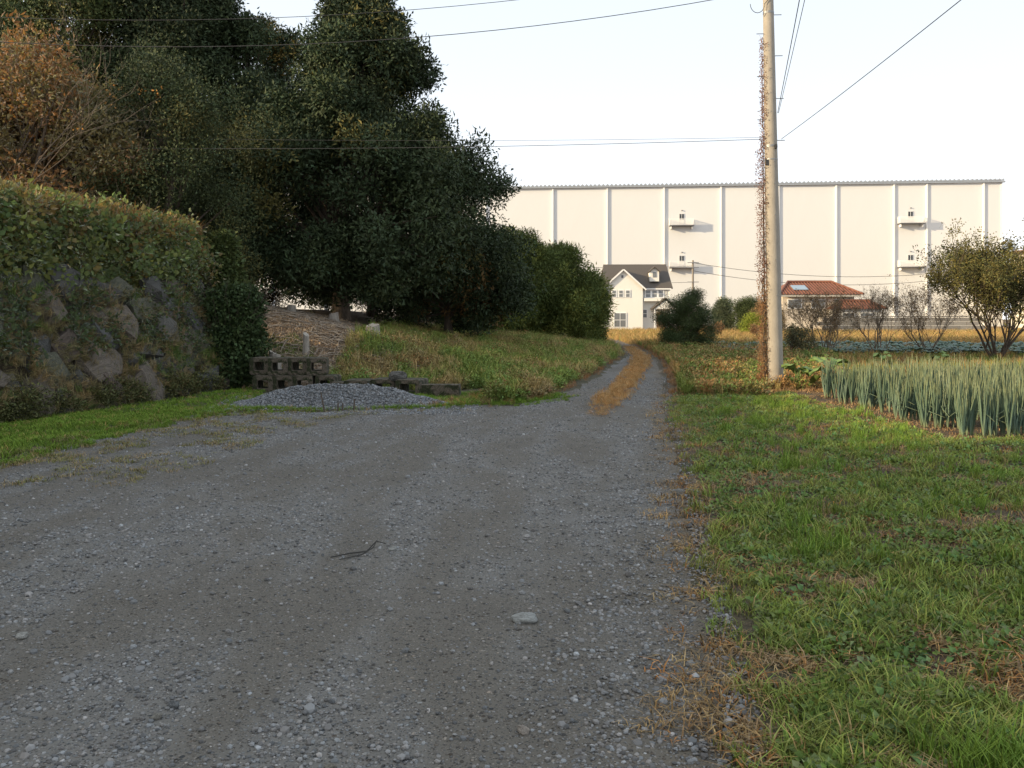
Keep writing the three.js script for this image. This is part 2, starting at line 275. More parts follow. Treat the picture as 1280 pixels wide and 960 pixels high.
makeTree({ name: 'evergreen_tree', label: 'olive evergreen tree at the outer end of the grove above the vines', group: GT, x: -21.5, d: 33, h: 12, low: 1.2, prof: (u) => oval(u * .85), W: 3.0, color: MID, tint2: GOLD, mix: .3, blobs: 80, per: 36, blobR: 1.1, trunkR: .2, seed: 116 });
for (const [x, d, hh, w, s, l] of [[-10.6, 35, 2.6, 1.7, 121, 'low undergrowth bush under the tallest evergreen'], [-7.6, 38.5, 2.3, 1.7, 122, 'low undergrowth bush behind the trunk of the broad evergreen'], [-4.6, 39, 2.6, 1.9, 123, 'low undergrowth bush between the broad evergreen and the hedge row'], [-13.6, 36, 2.8, 1.8, 124, 'low undergrowth bush at the dark back of the grove']])
  makeTree({ name: 'undergrowth_bush', label: l, group: 'undergrowth bushes beneath the grove', x, d, h: hh, low: .2, prof: oval, W: w, color: DK, tint2: BROWN, mix: .3, blobs: 30, per: 22, blobR: .6, clumps: fine, trunkR: .04, stems: 4, seed: s });
makeTree({ name: 'evergreen_tree', label: 'dark evergreen tree deep in the grove behind the tallest one', group: GT, x: -18.5, d: 36, h: 12.5, low: 1.2, prof: oval, W: 3.2, color: DK, blobs: 60, per: 36, blobR: 1.2, trunkR: .2, seed: 109 });
makeTree({ name: 'evergreen_tree', label: 'dark evergreen tree filling the grove behind the broad one', group: GT, x: -6.0, d: 36, h: 8.2, low: .9, prof: oval, W: 3.6, color: DK, blobs: 55, per: 34, blobR: 1.2, trunkR: .2, seed: 110 });
// trees beside and behind the photographer, on the same bank, that shade the yard
for (const [x, d, hh, s] of [[-15, 1.2, 7.5, 111], [-14.5, -4.5, 8, 112], [-15.5, -10, 8, 113]])
  makeTree({ name: 'evergreen_tree', label: 'round evergreen tree standing apart on the bank above the yard wall', group: 'trees beside the yard', x, d, h: hh, low: .6, prof: oval, W: 3.3, color: MID, blobs: 45, per: 26, blobR: 1.25, clumps: big, cs: 1.2, trunkR: .2, seed: s });
for (const [x, d, hh, s] of [[-23, 24, 9, 114], [-24, 30, 11, 115]])
  makeTree({ name: 'evergreen_tree', label: 'evergreen tree further up the bank behind the grove', group: 'trees further up the bank', x, d, h: hh, low: .6, prof: oval, W: 3.5, color: MID, blobs: 45, per: 26, blobR: 1.25, clumps: big, cs: 1.2, trunkR: .2, seed: s });

// rounded hedge bushes at the bend
const drape = [leafClump(31, 44, .42, .19, .045, { droop: .9, up: .3 }), leafClump(32, 44, .42, .2, .05, { droop: .9, up: .3 })];
const bush = (o) => makeTree({ name: 'hedge_bush', mat: M.matte, clumps: drape, color: [0.065, 0.085, 0.024], tint2: [0.13, 0.145, 0.035], mix: .45, trunkR: .08, stems: 4, low: .35, prof: oval, per: 40, blobR: .85, ...o });
const GB = 'rounded hedge bushes at the lane bend';
bush({ label: 'rounded green bush at the near end of the hedge row beside the dark grove', group: GB, x: -2.0, d: 41, h: 4.2, W: 2.1, blobs: 55, seed: 201 });
bush({ label: 'tallest rounded bush in the middle of the hedge row', group: GB, x: .2, d: 44, h: 5.0, W: 2.2, blobs: 65, seed: 202 });
bush({ label: 'big rounded bush with yellow-green top near the end of the hedge row', group: GB, x: 2.1, d: 45, h: 4.7, W: 2.0, blobs: 60, seed: 203 });
bush({ label: 'lower rounded bush at the end of the hedge row by the lane', group: GB, x: 3.6, d: 46, h: 3.5, W: 1.5, blobs: 45, low: .1, seed: 204 });
makeTree({ name: 'evergreen_shrub', label: 'dense dark evergreen shrub standing alone in front of the white house', x: 8.75, d: 42, h: 2.75, low: .15, prof: oval, W: 1.35, color: [.04, .058, .022], tint2: MID, mix: .3, blobs: 60, per: 30, blobR: .45, clumps: fine, cs: .75, trunkR: .05, stems: 5, seed: 205 });

// ---------------------------------------------------------------- shrubs with bare stems
function branchy(seed, { stems, h, spread, depth = 4, r0 = .03, split = 3 }) {
  const b = new Build(), r = rngOf(seed), tips = [];
  const grow = (p, dir, len, rad, lv) => {
    const pts = [p.clone()], n = 3, dd = dir.clone();
    for (let k = 1; k <= n; k++) { dd.add(V(rr(r, -.22, .22), rr(r, -.06, .2), rr(r, -.22, .22))).normalize(); pts.push(pts[k - 1].clone().addScaledVector(dd, len / n)); if (lv <= 2) tips.push([pts[k].clone(), lv]); }
    b.tube(pts, [rad, rad * .88, rad * .75, rad * .6], lv > 2 ? 6 : 4);
    if (lv > 0) for (let k = 0; k < split; k++) { const nd = dd.clone().add(V(rr(r, -1, 1), rr(r, -.25, .7), rr(r, -1, 1)).multiplyScalar(.75)).normalize(); grow(pts[k === 0 ? n : 1 + Math.floor(r() * n)], nd, len * rr(r, .6, .85), rad * .58, lv - 1); }
  };
  for (let s = 0; s < stems; s++) { const a = s / stems * 6.28 + rr(r, -.4, .4); grow(V(Math.cos(a) * .08, 0, Math.sin(a) * .08), V(Math.cos(a) * spread, 1, Math.sin(a) * spread).normalize(), h * .36, r0 * rr(r, .7, 1.2), depth); }
  return { geo: b.geo(), tips, r };
}
const twigLeaf = [leafClump(41, 7, .12, .06, .035, { tone: .3 }), leafClump(42, 6, .13, .065, .036, { tone: .3 })];
function shrub({ name = 'field_shrub', label, group, x, d, seed, leaf, leaves, cs = 1, bark = M.bark, ...o }) {
  const { geo, tips, r } = branchy(seed, o), t = base(name, [x, H(x, d) - .05, -d], r() * 6.28, label, 'shrub', group);
  part('stems', geo, bark, t);
  const lists = [[], []];
  for (let k = 0; k < leaves; k++) { const [p] = tips[Math.floor(r() * tips.length)], j = .12 * cs; lists[k & 1].push([p.x + rr(r, -j, j), p.y + rr(r, -j, j), p.z + rr(r, -j, j), r() * 6.3, r() * 6.3, r() * 6.3, rr(r, .7, 1.3) * cs, vary(r, leaf, .3, .15)]); }
  lists.forEach((l, k) => { const m = instances('foliage', twigLeaf[k], M.matte, l); m.userData.kind = 'stuff'; t.add(m); });
  return t;
}
shrub({ name: 'bare_tree', label: 'bare thin-branched tree rising among the rusty autumn foliage', x: -12.2, d: 20.5, seed: 310, stems: 3, h: 7.8, spread: .1, depth: 5, r0: .05, leaf: RUST, leaves: 120, cs: 1, bark: M.paleBark });
const GS = 'multi-stemmed shrubs along the cabbage patch';
shrub({ label: 'largest leafy brown-green shrub on many stems behind the onion rows', group: GS, x: 17.9, d: 31, seed: 301, stems: 9, h: 4.5, spread: .44, depth: 5, r0: .05, split: 3, leaf: [.085, .08, .028], leaves: 7600, cs: 1.3 });
shrub({ label: 'twiggy brown shrub with sparse leaves just beside the concrete pole', group: GS, x: 12.9, d: 34.5, seed: 302, stems: 7, h: 2.7, spread: .7, depth: 5, r0: .028, leaf: [.16, .11, .06], leaves: 1500, cs: .8, bark: M.paleBark });
shrub({ label: 'almost bare thin shrub between two bushier ones, against the white wall', group: GS, x: 15.3, d: 35, seed: 303, stems: 5, h: 3.0, spread: .5, depth: 5, r0: .028, leaf: [.15, .11, .07], leaves: 650, cs: .75, bark: M.paleBark });
shrub({ label: 'thin brownish shrub next to the largest leafy one', group: GS, x: 17.8, d: 36, seed: 304, stems: 5, h: 3.0, spread: .55, depth: 5, r0: .03, leaf: [.17, .11, .06], leaves: 1000, cs: .8, bark: M.paleBark });
shrub({ label: 'small dark shrub close behind the pole base', group: GS, x: 11.3, d: 33, seed: 305, stems: 7, h: 1.3, spread: .6, depth: 4, r0: .02, leaf: [.08, .08, .04], leaves: 700, cs: .9 });
shrub({ label: 'brown-leaved shrub on the far side of the largest one from the pole', group: GS, x: 21.4, d: 33, seed: 306, stems: 7, h: 2.6, spread: .6, depth: 4, r0: .03, leaf: [.17, .08, .05], leaves: 900, cs: 1, bark: M.paleBark });

// ---------------------------------------------------------------- stone retaining wall
function rock(seed, detail = 1, rough = .28) {
  const g = new THREE.IcosahedronGeometry(1, detail), p = g.attributes.position, v = V();
  for (let k = 0; k < p.count; k++) { v.fromBufferAttribute(p, k); const s = 1 + rough * n3(v.x * 1.1 + seed * 7.7, v.y * 1.1, v.z * 1.1) + rough * .45 * n3(v.x * 2.7, v.y * 2.7 + seed, v.z * 2.7); v.multiplyScalar(s); for (const a of ['x', 'y', 'z']) v[a] = Math.sign(v[a]) * Math.min(Math.abs(v[a]), .82 + .05 * n3(seed, v.x, v.y)); p.setXYZ(k, v.x, v.y, v.z); }
  g.computeVertexNormals(); return g;
}
const rockGeos = [1, 2, 3, 4, 5, 6, 7, 8].map((s) => rock(s, 1));
const slabGeos = []; for (let s = 0; s < 12; s++) { const r = rngOf(440 + s), pts = []; for (let k = 0; k < 17; k++) { const v = V(rr(r, -1, 1), rr(r, -1, 1), rr(r, -1, 1)), q = Math.max(Math.abs(v.x), Math.abs(v.y), Math.abs(v.z)), e = v.length(); v.multiplyScalar(lerp(1 / q, 1 / e, .55)); pts.push(v); } const g = new ConvexGeometry(pts), p = g.attributes.position, uv = []; for (let k = 0; k < p.count; k++) uv.push(p.getZ(k) * .5 + p.getX(k) * .3, p.getY(k) * .5); g.setAttribute('uv', new THREE.Float32BufferAttribute(uv, 2)); slabGeos.push(g); }
const rockMats = [[.15, .143, .132], [.12, .12, .12], [.17, .14, .115], [.10, .095, .09], [.155, .12, .10], [.13, .13, .095]].map((c) => std(C(...c), .95, { map: rockMap, bumpMap: rockBump, bumpScale: .03 }));
{
  const w = base('retaining_wall', [0, 0, 0], 0, 'rough stone retaining wall overgrown with weeds beneath the vines', 'wall');
  const r = rngOf(401);
  for (let row = 0; row < 5; row++) for (let d = 8.6 + r() * .5; d < 19.9;) {
    const L = rr(r, .28, .95), hh = rr(r, .34, .85), t = .18 + row * .47 + rr(r, -.16, .16), dd = d + L / 2;
    if (r() < .88) { const s = part('stone', slabGeos[Math.floor(r() * 12)], rockMats[Math.floor(r() * 6)], w); s.position.set(wallX(dd) + .0 - t * .42 + rr(r, -.12, .07), t, -dd); s.scale.set(.26, hh * .62, L * .62); s.rotation.set(rr(r, -.5, .5), rr(r, -.35, .35) - .23, .38 + rr(r, -.25, .25)); }
    d += L * rr(r, .85, 1.1);
  }
}
// ---------------------------------------------------------------- vines on the wall top
const ivyLeaf = [leafClump(51, 22, .24, .105, .085, { up: .2, tone: .45 }), leafClump(52, 22, .24, .10, .08, { up: .2, tone: .45 })];
function vine(name, label, r, list, mat, stemsN, wallTop) {
  const t = base(name, [0, 0, 0], 0, label, 'vine'); const L = [[], []]; list.forEach((e) => L[r() < .5 ? 0 : 1].push(e));
  const b = new Build(); for (let k = 0; k < stemsN; k++) { const [p, q] = wallTop(r); const m = p.clone().lerp(q, .5).add(V(rr(r, -.15, .15), rr(r, 0, .25), rr(r, -.15, .15))); b.tube([p, m, q], [.009, .006, .003], 4); }
  part('stems', b.geo(), M.bark, t).userData.kind = 'stuff';
  L.forEach((l, k) => { const m = instances('foliage', ivyLeaf[k], mat, l); m.userData.kind = 'stuff'; t.add(m); });
}
{
  const r = rngOf(451), list = [];
  const top = (d) => 3.74 + .4 * fbm(d * 1.0, 2) - .10 * sm(17, 20, d);
  for (let k = 0; k < 7200; k++) {
    const d = rr(r, -14, 19.8), near = d > 8.5; if (!near && r() < .45) continue;
    const y = lerp(2.0 - .95 * Math.max(0, fbm(d * .75, 55)), top(d), Math.pow(r(), .75)), face = wallX(d) - .3 - .24 * Math.min(y, 2.4) + .5 * fbm(d * .9, y * 1.1) - .25 * sm(3.2, 3.8, y), x = face - Math.pow(r(), 1.6) * 1.5;
    const hi = sm(2.8, 3.8, y), c = r() < .1 + .38 * hi ? GOLD : r() < .06 * hi ? RUST : r() < .4 ? [.16, .18, .04] : [.095, .13, .034];
    list.push([x, y, -d, r() * 6.3, r() * 6.3, r() * 6.3, rr(r, .8, 1.25) * (near ? 1 : 1.6), vary(r, c, .25, .12)]);
  }
  for (let k = 0; k < 380; k++) {                     // strands hanging over the stones
    const d = rr(r, 9, 19.8); if (fbm(d * .8, 77) < -.02 && r() < .8) continue; const y = rr(r, .95, 2.1);
    list.push([wallX(d) - y * .42 + rr(r, .12, .3), y, -d, r() * 6.3, r() * 6.3, r() * 6.3, rr(r, .55, .9), vary(r, [.05, .075, .02], .25)]);
  }
  vine('vine_hedge', 'thick leafy vine hedge spilling over the top of the stone wall', r, list, M.soft, 90, (q) => { const d = rr(q, 9, 19.5); return [V(wallX(d) - 1.2, 3.2, -d), V(wallX(d) - 1.1 + rr(q, -.4, .4), top(d) + rr(q, .1, .5), -d + rr(q, -.5, .5))]; });
  const l2 = [];                                      // ivy column at the wall's end
  for (let k = 0; k < 1000; k++) { const u = r(), y = lerp(.05, 2.15, u), a = r() * 6.28, q = Math.sqrt(r()) * (.62 - .22 * Math.abs(u - .4)) * (1 + .35 * fbm(a * .9, y * 1.3)); l2.push([-6.25 + Math.cos(a) * q, y, -18.9 + Math.sin(a) * q * .9, r() * 6.3, r() * 6.3, r() * 6.3, rr(r, .7, 1), vary(r, [.034, .052, .02], .25)]); }
  for (let k = 0; k < 520; k++) { const u = r(), y = lerp(1.9, 3.5, u), a = r() * 6.28, q = Math.sqrt(r()) * .62 * (1 - u * .75); l2.push([-6.95 + Math.cos(a) * q, y, -20.2 + Math.sin(a) * q, r() * 6.3, r() * 6.3, r() * 6.3, rr(r, .7, 1), vary(r, [.05, .066, .022], .25)]); }
  vine('ivy_bush', 'dark ivy bush with a pointed top hiding the end of the stone wall', r, l2, M.glossy, 60, (q) => { const a = q() * 6.28; return [V(-6.3, .8, -18.9), V(-6.3 + Math.cos(a) * .8, rr(q, 1.6, 2.5), -18.9 + Math.sin(a) * .7)]; });
}

// ---------------------------------------------------------------- stumps, blocks, gravel pile
const cutWood = std(C(.55, .50, .43), .9, { map: barkMap }), oldWood = std(C(.40, .36, .31), .95, { map: barkMap });
function stump(label, x, d, h, r1, r2, seed) {
  const t = base('tree_stump', [x, H(x, d) - .06, -d], 0, label, 'stump', 'cut tree stumps on the bank'), b = new Build(), N = 22, r = rngOf(seed), rings = [[0, 1.5], [.12, 1.12], [.5, 1], [1, .94]];
  const topH = (a) => h * (1 + .09 * Math.sin(a + seed) + .05 * n2(Math.cos(a) * 2, seed));
  rings.forEach(([u, q]) => { for (let k = 0; k <= N; k++) { const a = k / N * 6.2832, R = lerp(r1, r2, u) * q * (1 + .14 * n2(Math.cos(a) * 1.6 + seed, Math.sin(a) * 1.6 + u * .3) + (u === 0 ? .25 * Math.max(0, Math.sin(a * 4 + seed)) : 0)); b.v(Math.cos(a) * R, topH(a) * u, Math.sin(a) * R, null, k / N * 2, u * h); } });
  for (let q = 0; q < 3; q++) for (let k = 0; k < N; k++) { const a = q * (N + 1) + k, e = a + N + 1; b.t(a, e, a + 1); b.t(a + 1, e, e + 1); }
  part('bark', b.geo(), oldWood, t);
  const c = new Build(), m = c.v(0, h, 0); for (let k = 0; k <= N; k++) { const a = k / N * 6.2832, R = r2 * .94 * (1 + .14 * n2(Math.cos(a) * 1.6 + seed, Math.sin(a) * 1.6 + .3)); c.v(Math.cos(a) * R, topH(a) + .002, Math.sin(a) * R, null, Math.cos(a), Math.sin(a)); if (k) c.t(m, m + k + 1, m + k); }
  part('cut_face', c.geo(), cutWood, t);
}
stump('pale tree stump highest on the bank beside the ivy bush', -7.45, 24.2, .52, .2, .14, 1);
stump('grey flat-topped stump at the foot of the evergreen trunk', -5.2, 24.5, .34, .15, .13, 2);
stump('wide pale stump at the edge of the weedy slope', -3.75, 22.6, .44, .21, .18, 3);
stump('thin split stump standing alone mid slope', -5.05, 20.6, .55, .085, .075, 4);
stump('weathered split stump behind the concrete blocks', -5.45, 19.3, .62, .15, .13, 5);
stump('low brown stump half buried in twigs near the top of the bank', -6.4, 24.4, .3, .14, .12, 6);

const blockMat = std(0xffffff, .95, { map: mossMap, bumpMap: rockBump, bumpScale: .01 });
function ringGeo(w, h, dp, t) {
  const rect = (s, a, b, q) => { s.moveTo(-a + q, -b); s.lineTo(a - q, -b); s.quadraticCurveTo(a, -b, a, -b + q); s.lineTo(a, b - q); s.quadraticCurveTo(a, b, a - q, b); s.lineTo(-a + q, b); s.quadraticCurveTo(-a, b, -a, b - q); s.lineTo(-a, -b + q); s.quadraticCurveTo(-a, -b, -a + q, -b); return s; };
  const s = rect(new THREE.Shape(), w / 2, h / 2, .045); s.holes.push(rect(new THREE.Path(), w / 2 - t, h / 2 - t, .035));
  const g = new THREE.ExtrudeGeometry(s, { depth: dp, bevelEnabled: true, bevelSize: .008, bevelThickness: .008, bevelSegments: 1, curveSegments: 4 }); g.translate(0, h / 2, -dp); return g;
}
const GC = 'hollow concrete gutter blocks below the bank', ringA = ringGeo(.41, .36, .5, .085), ringB = ringGeo(.49, .35, .6, .075);
const blk = (g, label, x, y, d, turn, tilt = 0) => { const m = part('gutter_block', g, blockMat); m.position.set(x, y, -d); m.rotation.set(0, turn, tilt); tag(m, label, 'concrete block', GC); };
const topLabels = ['mossy hollow block in the upper row, the one against the ivy bush', 'mossy hollow block in the upper row, second from the ivy bush', 'mossy hollow block in the upper row, third from the ivy bush', 'mossy hollow block in the upper row, the one farthest from the ivy bush'];
[-5.42, -5.01, -4.60, -4.17].forEach((x, k) => blk(ringA, topLabels[k], x, .352 + [.02, 0, .015, 0][k] * .3, 17.95 + [.05, 0, .04, -.03][k], [-.12, .06, -.05, .12][k]));
const lowLabels = ['hollow block in the lower row beside the ivy bush, under dry stalks', 'hollow block in the lower row, second from the ivy bush', 'hollow block in the lower row, third from the ivy bush', 'hollow block in the lower row, right behind the gravel heap'];
[-5.30, -4.88, -4.45, -3.98].forEach((x, k) => blk(ringA, lowLabels[k], x, -.02, 17.85, [.04, -.05, .08, -.1][k]));
blk(ringB, 'low wide hollow block lying second in the single row', -2.62, -.02, 16.95, -.12);
blk(ringB, 'low wide hollow block beside the solid concrete kerb', -2.08, -.01, 16.7, -.2);
blk(ringB, 'sunken hollow block nearest the stacked rows, only its rim showing', -3.2, -.06, 17.2, -.05);
const slab = (name, label, x, y, d, w, h, dp, turn) => { const s = new THREE.Shape(); s.moveTo(-w / 2, 0); s.lineTo(w / 2, 0); s.lineTo(w / 2 - .015, h); s.lineTo(-w / 2 + .01, h); s.closePath(); const g = new THREE.ExtrudeGeometry(s, { depth: dp, bevelEnabled: true, bevelSize: .012, bevelThickness: .012, bevelSegments: 1 }); const m = part(name, g, blockMat); m.position.set(x, y, -d); m.rotation.y = turn; tag(m, label, 'concrete block'); };
slab('concrete_kerb', 'solid weathered concrete kerb block at the end of the row', -1.42, -.03, 16.95, .78, .27, .25, -.06);
slab('concrete_slab', 'flat mossy slab lying behind the gravel heap', -3.55, .12, 18.1, .55, .09, .4, .1);
{ const m = part('broken_stone', rockGeos[3], rockMats[0]); m.scale.set(.22, .12, .16); m.position.set(-2.32, .40, -17.0); m.rotation.y = .5; tag(m, 'grey broken stone lump resting on the hollow blocks', 'stone'); }

// pebbles
const pebble = [1, 2, 3].map((s) => rock(s + 20, 0, .35));
const pebMat = std(0xffffff, .9);
const pebColor = (r) => { const l = rr(r, .08, .27) * (r() < .06 ? 1.5 : 1), w = rr(r, -.05, .07); return C(l * (1 + w), l, l * (1 - w * .8)); };
{
  const r = rngOf(501), L = [[], [], []];
  const put = (x, d, s, y) => L[Math.floor(r() * 3)].push([x, y ?? H(x, d) + s * .15, -d, rr(r, -.5, .5), r() * 6.3, rr(r, -.5, .5), s, pebColor(r), s * rr(r, .45, .8)]);
  for (let k = 0; k < 330000; k++) {
    const d = 2.3 + 20 * Math.pow(r(), 1.75), x = rr(r, Math.max(-.66 * d - .6, roadLeft(d)), roadRight(d) + .15);
    if (r() > (roadRight(d) - Math.max(-.66 * d - .6, roadLeft(d))) / 9) continue;
    const right = sm(1.1, .1, roadRight(d) - x + .3 * fbm(x * 2, d * 2)), dens = .11 + .62 * sm(-.15, .5, patch(x, d)) + .75 * right * sm(12, 4, d);
    if (r() > dens) continue;
    if (d > 13.8 && x > stripL(d) && x < stripR(d)) continue;
    put(x, d, .0035 + .011 * Math.pow(r(), 3) + (r() < .018 ? rr(r, .006, .017) : 0) + .0003 * d);
  }
  const P = ['', '', ''].map((_, k) => instances('gravel_chips', pebble[k], pebMat, L[k]));
  P.forEach((m, k) => tag(m, ['loose grey gravel chips strewn over the yard', 'small angular gravel chips scattered in the wheel tracks', 'pale and dark gravel grit along the lane edges'][k], 'gravel', null, 'stuff'));
}
const mound = (x, d) => Math.max(0, .36 * Math.exp(-(((x + 3.35) / 1.15) ** 2) - (((d - 15.55) / .62) ** 2)) + .15 * Math.exp(-(((x + 2.1) / .85) ** 2) - (((d - 15.5) / .5) ** 2)) + .12 * Math.exp(-(((x + 4.3) / .6) ** 2) - (((d - 15.3) / .5) ** 2)) - .035) * (1 + .12 * fbm(x * 3, d * 3));
{
  const t = base('gravel_heap', [0, 0, 0], 0, 'low heap of blue-grey gravel in front of the concrete blocks', 'gravel heap'), b = new Build(), N = 70, K = 36;
  for (let j = 0; j <= K; j++) for (let i = 0; i <= N; i++) { const x = lerp(-5.4, -.7, i / N), d = lerp(14.0, 17.0, j / K); b.v(x, H(x, d) + mound(x, d) - .015, -d, [.40, .41, .43], x, d); }
  for (let j = 0; j < K; j++) for (let i = 0; i < N; i++) { const a = j * (N + 1) + i, e = a + N + 1; b.t(a, a + 1, e); b.t(e, a + 1, e + 1); }
  part('mound', b.geo(), gravelMat, t);
  const r = rngOf(505), l = [];
  for (let k = 0; k < 26000; k++) { const x = rr(r, -5.5, -.6), d = rr(r, 14, 16.9), m = mound(x, d); if (m < .012 && r() < .75) continue; const s = rr(r, .008, .021); const c = pebColor(r); c.r *= .95; c.b *= 1.06; l.push([x, H(x, d) + m + s * .1, -d, r() * 3, r() * 6, r() * 3, s, c]); }
  const m = instances('stones', pebble[0], pebMat, l); m.userData.kind = 'stuff'; t.add(m);
}
const loose = [[.068, 4.48, .07, 'flat pale grey cobble lying alone in the wheel track', [.40, .41, .40], .42], [-2.48, 4.25, .032, 'small whitish stone beside a scatter of gravel chips', [.5, .49, .46], .6], [-1.41, 3.5, .028, 'dark grey pebble on the bare dirt, paired with a paler one', [.2, .21, .22], .6], [-1.44, 3.4, .024, 'buff pebble just beside a dark grey one', [.36, .34, .3], .6], [.045, 3.32, .032, 'pinkish white stone near the gravelly road edge', [.46, .40, .35], .5], [-.66, 3.06, .022, 'small tan stone on the smooth dirt', [.36, .33, .28], .5], [-.83, 5.85, .045, 'flat pale stone beside the black twig', [.38, .38, .36], .3], [1.5, 7.6, .06, 'grey stone at the edge of the grass', [.26, .26, .25], .7]];
const cobbles = [1, 2, 3, 4].map((q) => { const g = mergeVertices(new THREE.IcosahedronGeometry(1, 3).deleteAttribute('normal')), p = g.attributes.position, v = V(); for (let k = 0; k < p.count; k++) { v.fromBufferAttribute(p, k); v.multiplyScalar(1 + .2 * n3(v.x * .9 + q * 5, v.y * .9, v.z * .9) + .05 * n3(v.x * 3, v.y * 3 + q, v.z * 3)); p.setXYZ(k, v.x, v.y, v.z); } g.computeVertexNormals(); return g; });
loose.forEach(([x, d, s, label, c, fl], k) => { const m = part('loose_stone', cobbles[k % 4], std(C(...c), .85, { map: rockMap, bumpMap: rockBump, bumpScale: .01 })); m.scale.set(s, s * fl, s * .68); m.position.set(x, H(x, d) + s * fl * .45, -d); m.rotation.y = k * 1.3; tag(m, label, 'stone'); });
{ const b = new Build(), h = H(-1, 5.9); b.tube([V(-1.22, h + .012, -5.65), V(-1.1, h + .02, -5.72), V(-1.0, h + .015, -5.78), V(-.94, h + .075, -5.82), V(-.88, h + .05, -5.85)], [.004, .005, .005, .004, .003], 6); b.tube([V(-1.15, h + .012, -5.6), V(-1.02, h + .015, -5.7), V(-.95, h + .05, -5.75), V(-.93, h + .09, -5.8)], [.003, .004, .004, .003], 6); tag(part('dead_twig', b.geo(), std(C(.03, .028, .025), .8)), 'curled black twig lying on the gravel', 'twig'); }
{ const t = base('dead_stalks', [0, 0, 0], 0, 'few short dark dead stalks sticking out before the gravel heap', 'dead plant'), m = std(C(.08, .06, .045), .9); for (const [x, y] of [[-3.22, .32], [-3.0, .16], [-2.92, .14], [-2.72, .2]]) { const b = new Build(), h = H(x, 14.5) + mound(x, 14.5); b.tube([V(x - (y > .3 ? .08 : 0), h + y, -14.5), V(x, h - .05, -14.45)], [.012, .016], 5); part('stalk', b.geo(), m, t); } }

// ---------------------------------------------------------------- grasses and weeds (uncountable)
const G = {
  lawn: [tuft(61, 13, .05, .03, .085, .0055, .95), tuft(62, 9, .045, .06, .15, .006, .85)], tall: tuft(63, 16, .06, .15, .36, .008, .55), dry: tuft(64, 18, .08, .1, .28, .006, .8, .35, [1.1, 1.05, .95]),
  mat: tuft(67, 14, .07, .02, .07, .005, 1.6, .4, [1.05, 1, .9]), broadleaf: leafClump(65, 18, .06, .034, .026, { flat: .35, up: .5, droop: .3 }), weed: leafClump(66, 34, .17, .075, .03, { flat: 1.2, up: .4 }), rosette: leafClump(68, 9, .04, .06, .03, { flat: .2, up: .55, droop: .5 }),
};
function stuff(name, label, cat, geo, mat, count, seed, fn) { const r = rngOf(seed), l = []; for (let k = 0; k < count; k++) { const e = fn(r); if (e) l.push(e); } return tag(instances(name, geo, mat, l), label, cat, null, 'stuff'); }
const at = (r, x, d, s, c, sink = .01, sy) => [x, H(x, d) - sink, -d, rr(r, -.12, .12), r() * 6.283, rr(r, -.12, .12), s, c, sy];
const LG = [.12, .18, .034], LG2 = [.165, .185, .055], TAN = [.36, .25, .12], ORANGE = [.36, .18, .065], PINK = [.27, .17, .10];
const rightSpot = (r) => { const d = 2.4 + 15 * Math.pow(r(), 1.5), x = edgeR(d) + Math.pow(r(), 1.15) * Math.min(7.5, .72 * d + 1.2); return [x, d]; };
const inOnion = (x, d) => x > 5.75 && d > 11.0 && d < 18;
for (const [k, n] of [[0, 30000], [1, 10000]]) stuff('lawn_grass', ['short green lawn grass growing beside the lane', 'longer green grass blades dotted through the lawn'][k], 'grass', G.lawn[k], M.grass, n, 601 + k, (r) => {
  const [x, d] = rightSpot(r); if (inOnion(x, d)) return null; const e = x - edgeR(d), dr = dryness(x, d);
  if (r() > sm(-.05, .55, e + .35 * fbm(x * 2, d * 2)) || r() < sm(-.12, .25, dr) * .93) return null;
  return at(r, x, d, rr(r, .65, 1.25), vary(r, r() < .07 ? [.26, .2, .1] : mix3(LG, LG2, r()), .22, .1));
});
stuff('lush_grass', 'lush taller green grass in clumps near the onion bed', 'grass', G.tall, M.grass, 7500, 605, (r) => { const [x, d] = rightSpot(r); if (inOnion(x, d) || x - edgeR(d) < .7) return null; if (fbm(x * .55 + 60, d * .55) < .2 && r() < .97) return null; return at(r, x, d, rr(r, .4, .75), vary(r, [.10, .17, .028], .2)); });
stuff('clover_weed', 'low broad-leaved green weeds in the lawn', 'weeds', G.broadleaf, M.matte, 15000, 607, (r) => { const [x, d] = rightSpot(r); if (inOnion(x, d)) return null; const e = x - edgeR(d); if (e < .25 || fbm(x * .9 + 90, d * .9) < -.12 || r() < sm(.1, .45, dryness(x, d)) * .8) return null; const c = at(r, x, d, rr(r, .6, 1.25), vary(r, r() < .35 ? [.15, .19, .085] : [.105, .155, .04], .22), -.012); return c; });
stuff('dock_weed', 'scattered long-leaved weeds lying in the grass', 'weeds', G.rosette, M.matte, 1500, 608, (r) => { const [x, d] = rightSpot(r); if (inOnion(x, d) || x - edgeR(d) < .5) return null; return at(r, x, d, rr(r, .6, 1.3), vary(r, [.09, .15, .05], .2), -.015); });
stuff('dry_straw', 'dry straw matted between the lawn and the gravel', 'straw', G.mat, M.dry, 19000, 609, (r) => {
  const [x0, d] = rightSpot(r), x = x0 - .35 * r(), e = x - edgeR(d); if (inOnion(x, d)) return null; const dr = dryness(x, d), near = .5 * sm(.45, .05, Math.abs(e)) * sm(-.25, .3, fbm(d * 1.2, 70) + .5 * fbm(x * 3, d * 3));
  if (r() > Math.max(near, sm(-.1, .35, dr) * .85)) return null; return at(r, x, d, rr(r, .5, 1.5), vary(r, r() < .2 ? ORANGE : r() < .5 ? [.24, .17, .1] : TAN, .3, .1));
});
